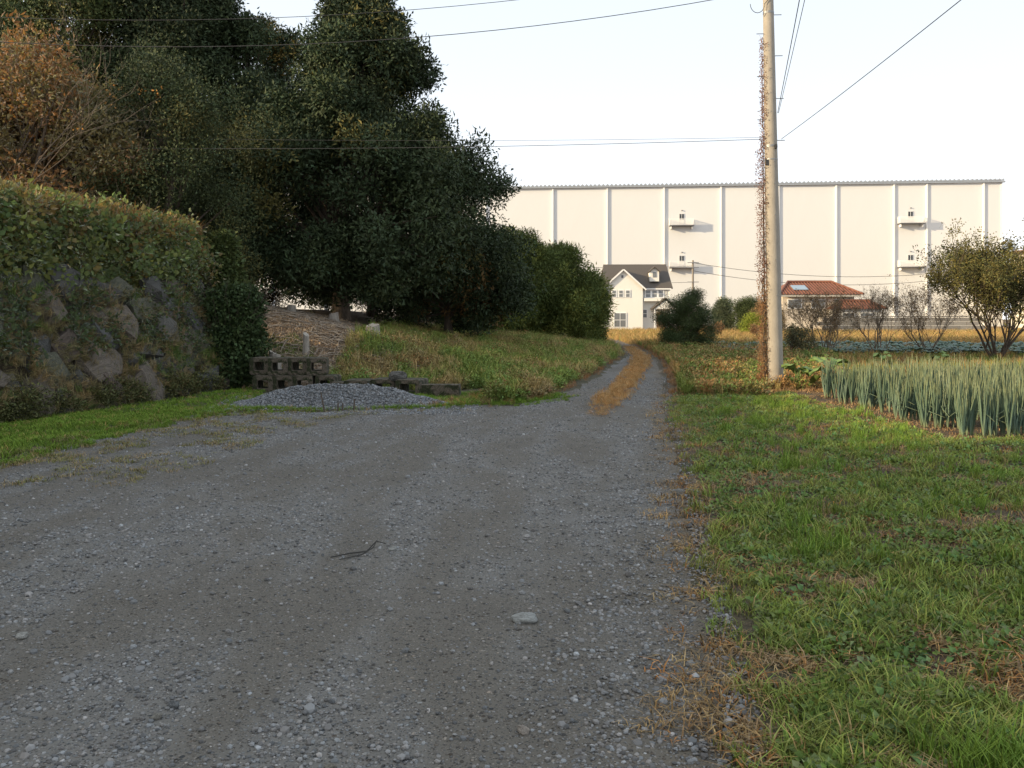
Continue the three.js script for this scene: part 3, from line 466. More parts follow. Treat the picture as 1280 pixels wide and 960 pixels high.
stuff('strip_grass', 'orange dry grass strip between the two wheel tracks', 'dry grass', G.dry, M.dry, 5200, 611, (r) => { const d = 13.9 + 31 * Math.pow(r(), 1.3), x = (stripL(d) + stripR(d)) / 2 + (stripR(d) - stripL(d) + .2) * (r() + r() - 1) * .62; if (r() > .25 + sm(13.7, 16.5, d) || fbm(x * 2.4, d * .9) < -.25 || (d > 34 && r() < .4)) return null; return at(r, x, d, rr(r, .25, .6) * (.5 + .5 * sm(13.9, 16.5, d)), vary(r, r() < .6 ? [.46, .31, .15] : [.42, .22, .08], .25, .1)); });
stuff('verge_grass', 'pinkish brown dry grass along both lane edges', 'dry grass', G.dry, M.dry, 5200, 613, (r) => { const d = 15 + 34 * Math.pow(r(), 1.3), left = r() < .6, x = left ? edgeL(d) - .12 - r() * 1.7 : edgeR(d) + .15 + r() * .9; if (!left && d < 17) return null; if (fbm(x, d * .5 + 12) < -.15) return null; return at(r, x, d, rr(r, .3, .8), vary(r, r() < .2 ? ORANGE : PINK, .25, .1)); });
stuff('wall_grass', 'bright short grass at the foot of the stone wall', 'grass', G.lawn[0], M.grass, 14000, 615, (r) => { const d = rr(r, 7, 19), a = wallX(d) + .1, x = lerp(a, edgeL(d) + .25, r()); if (d > 17.3 && x > -5.2) return null; if (r() < .25 * sm(.3, -.1, edgeL(d) - x)) return null; return at(r, x, d, rr(r, .8, 1.35), vary(r, r() < .06 ? TAN : [.105, .175, .026], .2)); });
stuff('yard_grass', 'thin dry grass creeping into the gravel by the wall', 'grass', G.mat, M.dry, 2600, 616, (r) => { const d = rr(r, 8, 14.6), x = edgeL(d) + Math.pow(r(), 1.7) * 2.6 - .2; if (fbm(x * .9, d * .9 + 31) < -.05) return null; return at(r, x, d, rr(r, .7, 1.4), vary(r, r() < .6 ? [.15, .15, .05] : [.3, .23, .13], .25)); });
stuff('heap_grass', 'patch of fresh green grass beside the gravel heap', 'grass', G.lawn[1], M.grass, 5200, 617, (r) => { const x = rr(r, -2.2, 1.0), d = rr(r, 14.6, 17.3); if (x > edgeL(d) - .05 || mound(x, d) > .02) return null; return at(r, x, d, rr(r, .6, .95), vary(r, [.105, .185, .03], .2)); });
stuff('slope_grass', 'green grass patch on the slope above the blocks', 'grass', G.lawn[1], M.grass, 3600, 618, (r) => { const x = rr(r, -7.2, -4.4), d = rr(r, 18.6, 21.6); if (((x + 5.8) / 1.1) ** 2 + ((d - 20.2) / 1.1) ** 2 > 1 + .4 * fbm(x, d)) return null; return at(r, x, d, rr(r, .7, 1.1), vary(r, [.10, .16, .03], .2)); });
const bankSpot = (r) => { const d = 15.6 + 31 * Math.pow(r(), 1.2), x = edgeL(d) - .35 - r() * (d < 18 ? 2 : 8.5); return [x, d]; };
stuff('bank_weeds', 'tangled olive weeds covering the slope beside the lane', 'weeds', G.weed, M.matte, 21000, 621, (r) => {
  const [x, d] = bankSpot(r); if (x < -4.1 || (d < 18.3 && x < -.4)) return null; const n = fbm(x * .5, d * .4 + 8), s = rr(r, .5, 1.1);
  const c = n > .0 ? [.12, .175, .045] : n > -.22 ? [.18, .185, .065] : [.27, .205, .10]; const e = at(r, x, d, s, vary(r, r() < .05 ? [.30, .14, .07] : c, .25, .12)); e[1] += .03 + (.1 + .42 * Math.max(0, fbm(x * .9 + 3, d * .7))) * r(); return e; });
stuff('bank_grass', 'seeding brownish grass among the slope weeds', 'dry grass', G.tall, M.dry, 10000, 622, (r) => { const [x, d] = bankSpot(r); if (x < -4.2 || (d < 18.3 && x < -.4)) return null; return at(r, x, d, rr(r, .8, 1.6), vary(r, fbm(x * .5, d * .4 + 8) > .0 ? [.14, .18, .05] : r() < .5 ? [.25, .22, .09] : [.36, .28, .15], .25)); });
stuff('litter_straw', 'brown twigs and straw littering the cut slope', 'litter', G.mat, M.dry, 11000, 623, (r) => { const x = rr(r, -9, -2.6), d = rr(r, 18.6, 26.5); return at(r, x, d, rr(r, 1, 2.4), vary(r, r() < .5 ? [.54, .42, .30] : [.38, .29, .21], .3)); });
{ const r = rngOf(624), b = new Build(); for (let k = 0; k < 700; k++) { const x = rr(r, -8.5, -2.4), d = rr(r, 18.9, 25.5), a = rr(r, -.5, .5) + (r() < .25 ? 1.2 : 0), L = rr(r, .25, .9), x2 = x + Math.cos(a) * L, d2 = d + Math.sin(a) * L; b.tube([V(x, H(x, d) + .02 + r() * .06, -d), V((x + x2) / 2, (H(x, d) + H(x2, d2)) / 2 + .05 + r() * .07, -(d + d2) / 2), V(x2, H(x2, d2) + .02, -d2)], [.013, .012, .007], 4); } tag(part('fallen_branches', b.geo(), M.dryTwig), 'fallen thin branches strewn between the stumps', 'branches', null, 'stuff'); }
stuff('wall_weeds', 'dry and green weeds drooping between the wall stones', 'weeds', G.tall, M.grass, 4200, 625, (r) => { const d = rr(r, 8.5, 20), y = rr(r, .05, 2.1), n = fbm(d * .9, y * 1.2 + 4); if (n < -.18 && r() < .8) return null; return [wallX(d) - y * .42 + .2, y, -d, rr(r, -.5, .5), r() * 6.3, -1.0 + rr(r, -.5, .5), rr(r, .4, .9), vary(r, n > .3 ? [.075, .11, .03] : n > .05 ? [.20, .155, .085] : [.13, .115, .06], .3)]; });
stuff('hedge_top_weeds', 'rusty and golden sprigs along the top of the vine hedge', 'weeds', G.tall, M.soft, 700, 630, (r) => { const d = rr(r, 8.5, 19.6), c = fbm(d * 1.4, 19); if (c < -.15 && r() < .8) return null; return [wallX(d) - rr(r, .9, 2.0), 3.55 + .12 * fbm(d * .7, 2), -d, rr(r, -.3, .3), r() * 6.3, rr(r, -.3, .3), rr(r, .7, 1.5), vary(r, r() < .35 ? RUST : r() < .6 ? GOLD : [.15, .17, .05], .25)]; });
stuff('wall_foot_weeds', 'bushy weeds against the foot of the stone wall', 'weeds', G.weed, M.matte, 1700, 626, (r) => { const d = rr(r, 9, 19), n = fbm(d * .7, 41); if (n < -.1) return null; const x = wallX(d) + rr(r, -.25, .25); return [x, rr(r, .05, .55 * (.4 + n)), -d, 0, r() * 6.3, 0, rr(r, .6, 1.1), vary(r, [.07, .075, .03], .3)]; });
stuff('field_weeds', 'mixed green and brown weeds between lane and pole', 'weeds', G.weed, M.matte, 4200, 627, (r) => { const d = 17 + 27 * Math.pow(r(), 1.3), x = edgeR(d) + .5 + r() * lerp(3.6, 8, sm(17, 44, d)); if (d < 18.2 && x > 5.2) return null; const n = fbm(x * .6, d * .5 + 80), e = at(r, x, d, rr(r, .6, 1.5), vary(r, n > .1 ? [.095, .135, .035] : n > -.12 ? [.17, .15, .06] : [.30, .18, .08], .28)); e[1] += .05 + .18 * r() * sm(17, 22, d); return e; });
stuff('field_grass', 'green and straw-coloured grass beyond the pole', 'grass', G.tall, M.grass, 15000, 628, (r) => { const d = 17 + 30 * Math.pow(r(), 1.2), x = edgeR(d) + .4 + Math.pow(r(), 1.8) * 22, n = fbm(x * .5, d * .4 + 33); if (d < 18 && x > 5) return null; return at(r, x, d, rr(r, .5, 1.25), vary(r, n > .08 ? [.12, .16, .04] : n > -.15 ? [.24, .2, .085] : [.36, .23, .105], .25));  });
stuff('dry_meadow', 'sunlit orange dry meadow in front of the houses', 'dry grass', G.dry, M.dry, 16000, 629, (r) => { const d = 48 + 44 * Math.pow(r(), 1.3), x = rr(r, 3, 58); if (x > edgeL(d) && x < edgeR(d)) return null; return at(r, x, d, rr(r, 1.6, 3.0), vary(r, r() < .25 ? [.20, .19, .06] : [.44, .29, .125], .22)); });

// ---------------------------------------------------------------- utility pole and wires
const steel = std(C(.25, .25, .25), .5, { metalness: .7 }), cable = std(C(.045, .045, .048), .8);
const PX = 5.93, PD = 18.9;
{
  const t = base('utility_pole', [PX, H(PX, PD) - .1, -PD], 0, 'tall tapering concrete utility pole with step bolts at the field edge', 'utility pole');
  t.rotation.z = .0188;
  const prof = []; for (let k = 0; k <= 20; k++) { const y = k / 20 * 11; prof.push(new THREE.Vector2(.182 - y * .0075, y)); } prof.push(new THREE.Vector2(.0001, 11.02));
  const cm = concreteMap.clone(); cm.repeat.set(1.2, 8); part('shaft', new THREE.LatheGeometry(prof, 28), std(C(.36, .325, .28), .9, { map: cm, bumpMap: rockBump, bumpScale: .002 }), t);
  const bolt = new THREE.CylinderGeometry(.009, .009, .18, 8); bolt.rotateZ(Math.PI / 2);
  [5.68, 6.15, 6.62, 7.12, 7.58, 8.08, 8.5, 9.0].forEach((y, k) => { const m = part('step_bolt', bolt, steel, t); m.position.set((k % 2 ? -1 : 1) * (.182 - y * .0075 + .075), y, .03); });
  [2.2, 3.0, 4.0, 4.7, 5.2].forEach((y, k) => { const m = part('bolt_hole', new THREE.CylinderGeometry(.014, .014, .02, 8), steel, t); m.rotation.x = Math.PI / 2; m.position.set(.02, y, .182 - y * .0075 + .004); });
  for (const [y, hh] of [[5.55, .05], [5.25, .03], [8.55, .05]]) { const r = .182 - y * .0075 + .004, m = part('band', new THREE.CylinderGeometry(r, r, hh, 28, 1, true), steel, t); m.position.y = y; }
  box('clamp', std(C(.03, .03, .03), .6), t, .06, 5.52, .16, .05, .09, .07); box('clamp', std(C(.03, .03, .03), .6), t, -.12, 5.18, .09, .06, .12, .06);
  const loop = new Build(), pts = []; for (let k = 0; k <= 10; k++) { const a = Math.PI + k / 10 * Math.PI; pts.push(V(-.28 + Math.cos(a) * .16, 8.72 + Math.sin(a) * .2, .12)); } pts.push(V(.0, 8.85, .14)); loop.tube(pts, pts.map(() => .008), 5); part('cable_loop', loop.geo(), cable, t);
}
function wire(label, a, b, sag, r = .009) { const t = new Build(), pts = [], N = 28; for (let k = 0; k <= N; k++) { const u = k / N; pts.push(V(lerp(a[0], b[0], u), lerp(a[1], b[1], u) - sag * 4 * u * (1 - u), lerp(a[2], b[2], u))); } t.tube(pts, pts.map(() => r * .8), 5); tag(part('power_line', t.geo(), cable), label, 'wire', 'overhead wires'); }
const PXT = PX - .15;
wire('lower sagging wire crossing in front of the tree crowns', [PXT - .1, 8.95, -18.9], [-18.5, 8.35, -18.2], 1.08, .011);
wire('upper sagging wire crossing in front of the tree crowns', [PXT - .1, 9.55, -18.9], [-18.5, 8.75, -18.2], .98, .009);
wire('wire leaving the pole level towards the trees, lower of two', [PX - .2, 5.6, -18.9], [-22, 6.35, -22], .28, .008);
wire('faint wire leaving the pole level towards the trees, upper of two', [PX - .2, 5.65, -18.95], [-22, 6.95, -23], .25, .005);
wire('single wire rising steeply from the pole clamp over the onions', [PX + .1, 5.58, -18.8], [4.1, 5.75, 8], .25, .008);
wire('thick strand of the paired wire rising beside the pole', [PX, 6.15, -18.75], [-2.4, 6.6, 12], .22, .009);
wire('thin strand beside the thick paired wire rising from the pole', [PX + .02, 6.15, -18.75], [-2.1, 6.7, 12], .2, .007);
{ // red vine climbing the pole
  const r = rngOf(701), t = base('pole_vine', [PX, 0, -PD], 0, 'reddish brown vine climbing the side of the concrete pole', 'vine'), l = [];
  for (let s = 0; s < 5; s++) { const pts = [], top = [7.9, 6.6, 5.6, 5.2, 4][s]; for (let k = 0; k <= 24; k++) { const y = k / 24 * top; pts.push(V(-.0188 * y - (.182 - y * .0075) - .02 - .03 * s * r(), y, .03 * s - .06 + .03 * n2(y, s))); } const b = new Build(); b.tube(pts, pts.map((_, k) => .012 - k * .0003), 4); part('stem', b.geo(), M.bark, t); }
  for (let k = 0; k < 1300; k++) { const y = .1 + 7.8 * Math.pow(r(), 1.5), w = y < 5.4 ? .17 : .05 * (1 - (y - 5.4) / 3), x = -.0188 * y - (.182 - y * .0075) - .0 - r() * w, low = y < 2.4; l.push([x, y, rr(r, -.12, .1), r() * 6, r() * 6, r() * 6, rr(r, .28, .5), vary(r, low ? [.34, .17, .06] : r() < .4 ? [.20, .085, .06] : [.27, .13, .075], .3)]); }
  const m = instances('foliage', twigLeaf[0], M.soft, l.map((e) => { e[6] *= 1.5; return e; })); m.userData.kind = 'stuff'; t.add(m);
}
{ // straw heap round the pole foot
  const hp = (x, d) => .22 * Math.exp(-(((x - 6.3) / 1.2) ** 2) - (((d - 19.9) / .7) ** 2)), b = new Build(), N = 30;
  const t = base('straw_heap', [0, 0, 0], 0, 'orange-brown heap of cut straw around the pole foot', 'straw');
  for (let j = 0; j <= N; j++) for (let i = 0; i <= N; i++) { const x = lerp(4.2, 8.2, i / N), d = lerp(17.6, 22, j / N); b.v(x, H(x, d) + hp(x, d) - .012, -d, [.36, .22, .12], x, d); }
  for (let j = 0; j < N; j++) for (let i = 0; i < N; i++) { const a = j * (N + 1) + i, e = a + N + 1; b.t(a, a + 1, e); b.t(e, a + 1, e + 1); }
  part('mound', b.geo(), soilMat, t); const r = rngOf(711), l = [];
  for (let k = 0; k < 2600; k++) { const x = rr(r, 4.2, 8.0), d = rr(r, 17.6, 21.5), h = hp(x, d); if (h < .03 && !(d < 19.5 && r() < .5)) continue; l.push([x, H(x, d) + h, -d, rr(r, -.3, .3), r() * 6, rr(r, -.3, .3), rr(r, .9, 1.8), vary(r, r() < .5 ? [.42, .25, .11] : [.30, .19, .11], .3)]); }
  const m = instances('straw', G.mat, M.dry, l); m.userData.kind = 'stuff'; t.add(m);
}

// ---------------------------------------------------------------- onion rows, taro, cabbages
const onionLeaf = (seed) => {
  const b = new Build(), r = rngOf(seed), n = 6 + Math.floor(r() * 2);
  for (let k = 0; k < n; k++) {
    const a = k / n * 6.28 + r(), h = rr(r, .5, .8), o = rr(r, .03, .12), broken = r() < .17, g = rr(r, .8, 1.15), cols = [[.17, .21, .11], [.095, .155, .115], [.115, .17, .105], [.20, .22, .10]].map((c) => c.map((v) => v * g));
    const pts = [V(0, 0, 0), V(Math.cos(a) * o * .3, h * .3, Math.sin(a) * o * .3), V(Math.cos(a) * o * .7, h * (broken ? .55 : .7), Math.sin(a) * o * .7), V(Math.cos(a) * (broken ? o * 3 : o), h * (broken ? .4 : 1), Math.sin(a) * (broken ? o * 3 : o))], rad = [.009, .010, .008, .002];
    const st = b.p.length / 3; b.tube(pts, rad, 5); for (let q = 0; q < 4; q++) for (let s = 0; s < 6; s++) b.c.push(...cols[q]); void st;
  }
  return b.geo();
};
const onionGeos = [1, 2, 3, 4, 5, 6].map((s) => onionLeaf(800 + s)), onionMat = std(0xffffff, .5, { vertexColors: true });
{
  const r = rngOf(801), spots = [];
  for (let row = 0; row < 7; row++) { const d0 = 11.35 + row * .86; for (let x = 5.95 + rr(r, -.05, .15) + .03 * row; x < 12.5; x += .036) spots.push([x + rr(r, -.02, .02), d0 + (x - 6) * .02 + rr(r, -.16, .16), rr(r, .72, 1.15), r() * 6.28, Math.floor(r() * 6), .97 + .03 * row * 0]); }
  const inView = (s) => s[0] < .625 * s[1]; const vis = spots.filter(inView).sort((a, b) => a[1] - b[1]), rest = [...spots.filter((s) => !inView(s)), ...vis.slice(300)];
  for (const [x, d, s, a, g] of vis.slice(0, 300)) { const m = part('spring_onion', onionGeos[g], onionMat); m.position.set(x, H(x, d) - .01, -d); m.scale.setScalar(s); m.rotation.set(rr(r, -.07, .07), a, rr(r, -.07, .07)); tag(m, 'tall blue-green spring onion plant in the onion rows', 'spring onion', 'spring onions in the planted rows'); }
  tag(instances('onion_rows', onionGeos[1], onionMat, rest.map(([x, d, s, a]) => [x, H(x, d) - .01, -d, rr(r, -.07, .07), a, rr(r, -.07, .07), s, C(1, 1, 1)])), 'mass of spring onions behind the front plants of the bed', 'spring onions', null, 'stuff');
  stuff('onion_straw', 'withered onion leaves on the soil of the onion bed', 'litter', G.mat, M.dry, 1600, 803, (q) => { const x = rr(q, 5.6, 11), d = rr(q, 10.8, 17.5); return at(q, x, d, rr(q, .8, 1.8), vary(q, [.33, .22, .12], .3)); });
}
function bigLeafGeo(seed, L, W) { const b = new Build(), N = 8, K = 6; for (let j = 0; j <= N; j++) for (let i = 0; i <= K; i++) { const u = j / N, v = i / K * 2 - 1, w = W * Math.pow(Math.sin(Math.PI * Math.min(1, u * .93 + .07)), .75); b.v(v * w, .35 * L * u - .45 * L * u * u + .12 * W * Math.abs(v) * 2 + .03 * Math.sin(u * 9 + v * 3 + seed), L * u, null, v, u); } for (let j = 0; j < N; j++) for (let i = 0; i < K; i++) { const a = j * (K + 1) + i, e = a + K + 1; b.t(a, e, a + 1); b.t(a + 1, e, e + 1); } return b.geo(); }
const bigLeaves = [1, 2, 3].map((s) => bigLeafGeo(s, .42, .16));
const leafA = std(C(.13, .20, .05), .6, { side: THREE.DoubleSide }), leafB = std(C(.12, .19, .05), .6, { side: THREE.DoubleSide });
function bigPlant(label, x, d, s, n, seed) { const r = rngOf(seed), t = base('broadleaf_plant', [x, H(x, d), -d], 0, label, 'plant', 'light green big-leaved plants by the onions'), b = new Build(); for (let k = 0; k < n; k++) { const a = k / n * 6.28 + rr(r, -.4, .4), h = s * rr(r, .3, .75), o = s * rr(r, .08, .25), p = V(Math.cos(a) * o, h, Math.sin(a) * o); b.tube([V(0, 0, 0), V(p.x * .4, h * .6, p.z * .4), p], [.014, .012, .008], 5); const m = part('leaf', bigLeaves[k % 3], r() < .6 ? leafA : leafB, t); m.position.copy(p); m.rotation.set(rr(r, -.3, .5), Math.PI / 2 - a, rr(r, -.4, .4), 'YXZ'); m.scale.setScalar(s * rr(r, .75, 1.25)); } part('stalks', b.geo(), leafB, t); }
bigPlant('light green big-leaved plant at the corner of the onion bed', 6.75, 17.7, .85, 10, 811);
bigPlant('smaller big-leaved plant beside the straw heap', 6.25, 18.4, .7, 8, 812);
bigPlant('big-leaved plant behind the onion rows under the thin shrub', 11.9, 27, .6, 7, 813);
bigPlant('big-leaved plant behind the onion rows below the largest shrub', 14.3, 28, .55, 7, 814);
{
  const r = rngOf(821), L = [1, 2].map((s) => bigLeafGeo(s + 5, .3, .13)), geos = [0, 1, 2].map(() => { const gs = []; for (let k = 0; k < 13; k++) { const g = L[k % 2].clone(), q = k < 5 ? .55 : 1; g.scale(q, q, q); g.rotateX(k < 5 ? -1.15 : -rr(r, .25, .7)); g.rotateY(k * 2.4 + rr(r, -.3, .3)); g.translate(0, .05, 0); gs.push(g); } const core = new THREE.IcosahedronGeometry(.11, 1); core.translate(0, .16, 0); const c2 = core; c2.deleteAttribute('uv'); gs.forEach((g) => g.deleteAttribute('uv')); return mergeGeometries([...gs.map((g) => g.toNonIndexed()), c2]); });
  const mats = [[.10, .155, .125], [.08, .13, .10], [.12, .17, .15]].map((c) => std(C(...c), .6, { side: THREE.DoubleSide }));
  const spots = []; for (let d = 34.5; d < 47; d += 1.0) for (let x = 9.5 + (d - 34) * .06; x < .64 * d; x += .62) spots.push([x + rr(r, -.08, .08), d + rr(r, -.1, .1)]);
  spots.filter(([x, d]) => !(d > 40.5 && d < 43.5 && x < 11)).slice(0, 300).forEach(([x, d], k) => { const m = part('cabbage', geos[k % 3], mats[Math.floor(r() * 3)]); m.position.set(x, H(x, d), -d); m.scale.setScalar(rr(r, .85, 1.25)); m.rotation.y = r() * 6.28; tag(m, 'blue-green cabbage planted in the patch behind the shrubs', 'cabbage', 'cabbages in the field patch'); });
}

// ---------------------------------------------------------------- warehouse
const white = std(C(.635, .64, .645), .7, { map: paintMap }), whiteTrim = std(C(.76, .76, .755), .6), roofGrey = std(C(.30, .32, .35), .5, { metalness: .3 }), glassDark = std(C(.03, .035, .04), .15), darkMetal = std(C(.1, .1, .11), .5);
{
  const ang = Math.atan(.0873), t = base('warehouse', [81.7, 0, -140], -ang, 'huge windowless white warehouse behind the houses', 'warehouse');
  const HT = 24.2, cs = Math.cos(ang), X = (wx) => (wx - 81.7) / cs;           // local x along the facade
  const bays = [-62.4, -52.8, -43.2, -33.6, -24, -14.3, -4.64, 7.12, 16.5, 26.2, 35.8, 45.4, 54.9, 64.3, 69.6, 78.7, 81.7].map(X);
  for (let k = 0; k < bays.length - 1; k++) { const a = bays[k], b = bays[k + 1]; box('wall_panel', white, t, (a + b) / 2, HT / 2, -.2, b - a - .03, HT, .4); if (k > 0 || true) box('pilaster', whiteTrim, t, a, (HT - .3) / 2, .14, .22, HT - .3, .28); }
  box('core', white, t, (bays[0]) / 2, HT / 2 - .1, -15.5, -bays[0] - .1, HT - .2, 30);
  box('corner_post', whiteTrim, t, -.12, HT / 2 - .1, .06, .24, HT - .2, .1);
  const b = new Build(), w = -bays[0]; let prev = null;                                // folded-plate roof edge
  for (let x = bays[0] - .3, k = 0; x < .3; x += .36, k++) { const y = HT + (k % 2 ? .42 : .06); const row = [b.v(x, y, .45), b.v(x, y, -31), b.v(x, HT + .02, .45)]; if (prev) { b.t(prev[0], row[0], prev[1]); b.t(row[0], row[1], prev[1]); b.t(prev[2], row[2], prev[0]); b.t(row[2], row[0], prev[0]); } prev = row; }
  part('folded_roof', b.geo(true), roofGrey, t);
  box('eave_trim', roofGrey, t, bays[0] / 2, HT - .12, .25, w + .6, .22, .46);
  const balcony = (wx, h) => {
    const g = new THREE.Group(); g.name = 'balcony'; g.position.set(X(wx), h, 0); t.add(g);
    box('floor_plate', darkMetal, g, 0, 0, .75, 4.1, .14, 1.4);
    box('top_rail', whiteTrim, g, 0, 1.1, 1.42, 4.1, .07, .07); { const bars = []; for (let x = -2; x <= 2.01; x += .1) { const q = new THREE.BoxGeometry(.035, 1.0, .035); q.translate(x, .57, 1.42); bars.push(q); } for (const x of [-2.02, 2.02]) for (let z = .1; z < 1.4; z += .1) { const q = new THREE.BoxGeometry(.035, 1.0, .035); q.translate(x, .57, z); bars.push(q); } part('rail_bars', mergeGeometries(bars), whiteTrim, g).userData.kind = 'stuff'; }
    for (const s of [-1, 1]) { box('top_rail', whiteTrim, g, s * 2.02, 1.1, .7, .07, .07, 1.36); box('bracket', whiteTrim, g, s * 1.75, -.3, .55, .08, .45, 1.0); }
    box('door', std(C(.55, .55, .55), .6), g, .1, 1.12, .03, .95, 2.1, .08); box('door_window', glassDark, g, .1, 1.6, .09, .72, .95, .04); box('door_mullion', whiteTrim, g, .1, 1.6, .115, .05, .95, .02); box('lamp', darkMetal, g, .15, 2.7, .12, .16, .14, .22);
  };
  for (const [x, h] of [[29.1, 17.2], [29.1, 10.0], [66.9, 17.2], [66.9, 9.9]]) balcony(x, h);
}
// ---------------------------------------------------------------- white gabled house
{
  const wall = std(C(.76, .745, .70), .85, { map: paintMap }), roof = std(C(.105, .092, .082), .85, { map: tileMap }), trim = whiteTrim, glass = std(C(.16, .17, .18), .12);
  const t = base('white_house', [10.2, H(14, 93), -93], -.05, 'white two-storey house with dark gabled roof and dormer', 'house');
  const W = 7.3, E = 4.95, R = 7.65, D = 7.0, G0 = 0, G1 = 4.25, A = 6.95;
  box('wall', wall, t, W / 2 + .0, E / 2, -D / 2 - .6, W, E, D - .01);
  { const s = new THREE.Shape(); s.moveTo(0, 0); s.lineTo(G1, 0); s.lineTo(G1, E); s.lineTo(G1 / 2, A - .12); s.lineTo(0, E); s.closePath(); const g = new THREE.ExtrudeGeometry(s, { depth: 3.0, bevelEnabled: false }); g.translate(0, 0, -3.0); const m = part('gable_wall', g, wall, t); m.position.set(0, 0, 0); }
  const slope = (name, pts) => { const b = new Build(), th = .14; const q = pts.map((p) => V(...p)), n = V().subVectors(q[1], q[0]).cross(V().subVectors(q[2], q[0])).normalize(); if (n.y < 0) n.negate(); const up = q.map((p) => b.v(p.x, p.y, p.z, null, p.x / 1.5, p.z / 1.5)), dn = q.map((p) => b.v(p.x - n.x * th, p.y - n.y * th, p.z - n.z * th)); const N = q.length; for (let k = 1; k < N - 1; k++) { b.t(up[0], up[k], up[k + 1]); b.t(dn[0], dn[k + 1], dn[k]); } for (let k = 0; k < N; k++) { const j = (k + 1) % N; b.t(up[k], dn[k], up[j]); b.t(up[j], dn[k], dn[j]); } return part(name, b.geo(true), roof, t); };
  const zf = -.35, zr = -4.1, zb = -7.9;
  const rf = slope('roof', [[-.35, E - .15, zf], [W + .3, E - .15, zf], [W + .05, R, zr], [.15, R, zr]]);
  slope('roof', [[-.35, E - .15, zb], [W + .3, E - .15, zb], [W + .05, R, zr], [.15, R, zr]]);
  { const s = new THREE.Shape(); s.moveTo(0, 0); s.lineTo(7, 0); s.lineTo(3.5, R - E - .3); s.closePath(); const g = new THREE.ExtrudeGeometry(s, { depth: .2, bevelEnabled: false }); g.rotateY(Math.PI / 2); for (const x of [.1, W - .3]) { const m = part('end_gable', g, wall, t); m.position.set(x, E, -.6); } }
  slope('gable_roof', [[-.35, E - .25, .25], [G1 / 2, A, .25], [G1 / 2, A, -3.2], [-.35, E - .25, -2.4]]);
  slope('gable_roof', [[G1 + .35, E - .25, .25], [G1 / 2, A, .25], [G1 / 2, A, -3.2], [G1 + .35, E - .25, -1.0]]);
  for (const s of [-1, 1]) { const L = Math.hypot(G1 / 2 + .35, A - E + .25), m = box('barge_board', trim, t, G1 / 2 + s * (G1 / 4 + .175), (A + E - .25) / 2 - .13, .27, L, .16, .05); m.rotation.z = -s * Math.atan2(A - E + .25, G1 / 2 + .35); }
  const win = (x, y, w, h, z, panes = 1, name = 'window') => { const f = box(name, trim, t, x, y, z, w + .14, h + .14, .06); for (let k = 0; k < panes; k++) { const p = part('pane', new THREE.BoxGeometry(w / panes - .06, h, .04), glass, f); p.position.set(-w / 2 + (k + .5) * w / panes, 0, .02); } const bar = part('glazing_bar', new THREE.BoxGeometry(w, .05, .03), trim, f); bar.position.set(0, 0, .045); return f; };
  for (const x of [1.1, 1.85, 2.6]) win(x, 4.15, .45, .7, .03);
  win(1.75, 1.25, 1.3, 1.5, .03, 2, 'french_door'); win(4.55, 1.95, .45, .85, -.57); box('vent', darkMetal, t, 2.0, 6.05, .02, .22, .3, .05);
  box('balcony_recess', std(C(.5, .49, .46), .8), t, 5.7, 4.2, -.58, 2.6, .95, .05); for (const x of [4.9, 5.6, 6.3]) win(x, 4.15, .55, .75, -.54); box('balcony_rail', wall, t, 5.75, 3.5, -.3, 2.7, .35, .5);
  const dm = new THREE.Group(); dm.name = 'dormer'; dm.position.set(5.65, 5.55, -.9); t.add(dm); { const s = new THREE.Shape(); s.moveTo(-.5, 0); s.lineTo(.5, 0); s.lineTo(.5, 1.05); s.lineTo(0, 1.5); s.lineTo(-.5, 1.05); s.closePath(); const g = new THREE.ExtrudeGeometry(s, { depth: 1.6, bevelEnabled: false }); g.translate(0, 0, -1.6); part('dormer_wall', g, wall, dm); for (const q of [-1, 1]) { const m = box('dormer_roof', roof, dm, q * .3, 1.33, -.7, .85, .08, 1.9); m.rotation.z = -q * .73; } box('dormer_window', glass, dm, 0, .75, .02, .4, .6, .05); }
  const porch = new THREE.Group(); porch.name = 'porch'; porch.position.set(6.6, 0, -.6); t.add(porch); for (const q of [-1, 1]) { const m = box('porch_roof', roof, porch, q * .72, 3.05, .9, 1.85, .1, 1.8); m.rotation.z = -q * .68; } { const s = new THREE.Shape(); s.moveTo(-1.2, 0); s.lineTo(1.2, 0); s.lineTo(0, .95); s.closePath(); const g = new THREE.ExtrudeGeometry(s, { depth: .1, bevelEnabled: false }); g.translate(0, 2.45, 1.6); part('porch_gable', g, wall, porch); } for (const q of [-1.15, 1.15]) box('porch_post', trim, porch, q, 1.22, 1.62, .14, 2.44, .14); box('porch_door', std(C(.25, .16, .1), .7), porch, -.3, 1.05, .04, .9, 2.1, .08);
  box('eave_fascia', trim, t, W / 2 + 2.1, E - .26, -.33, W - G1 + .3, .14, .05); box('downpipe', trim, t, W - .05, 2.4, -.55, .09, 4.7, .09);
  void rf;
}
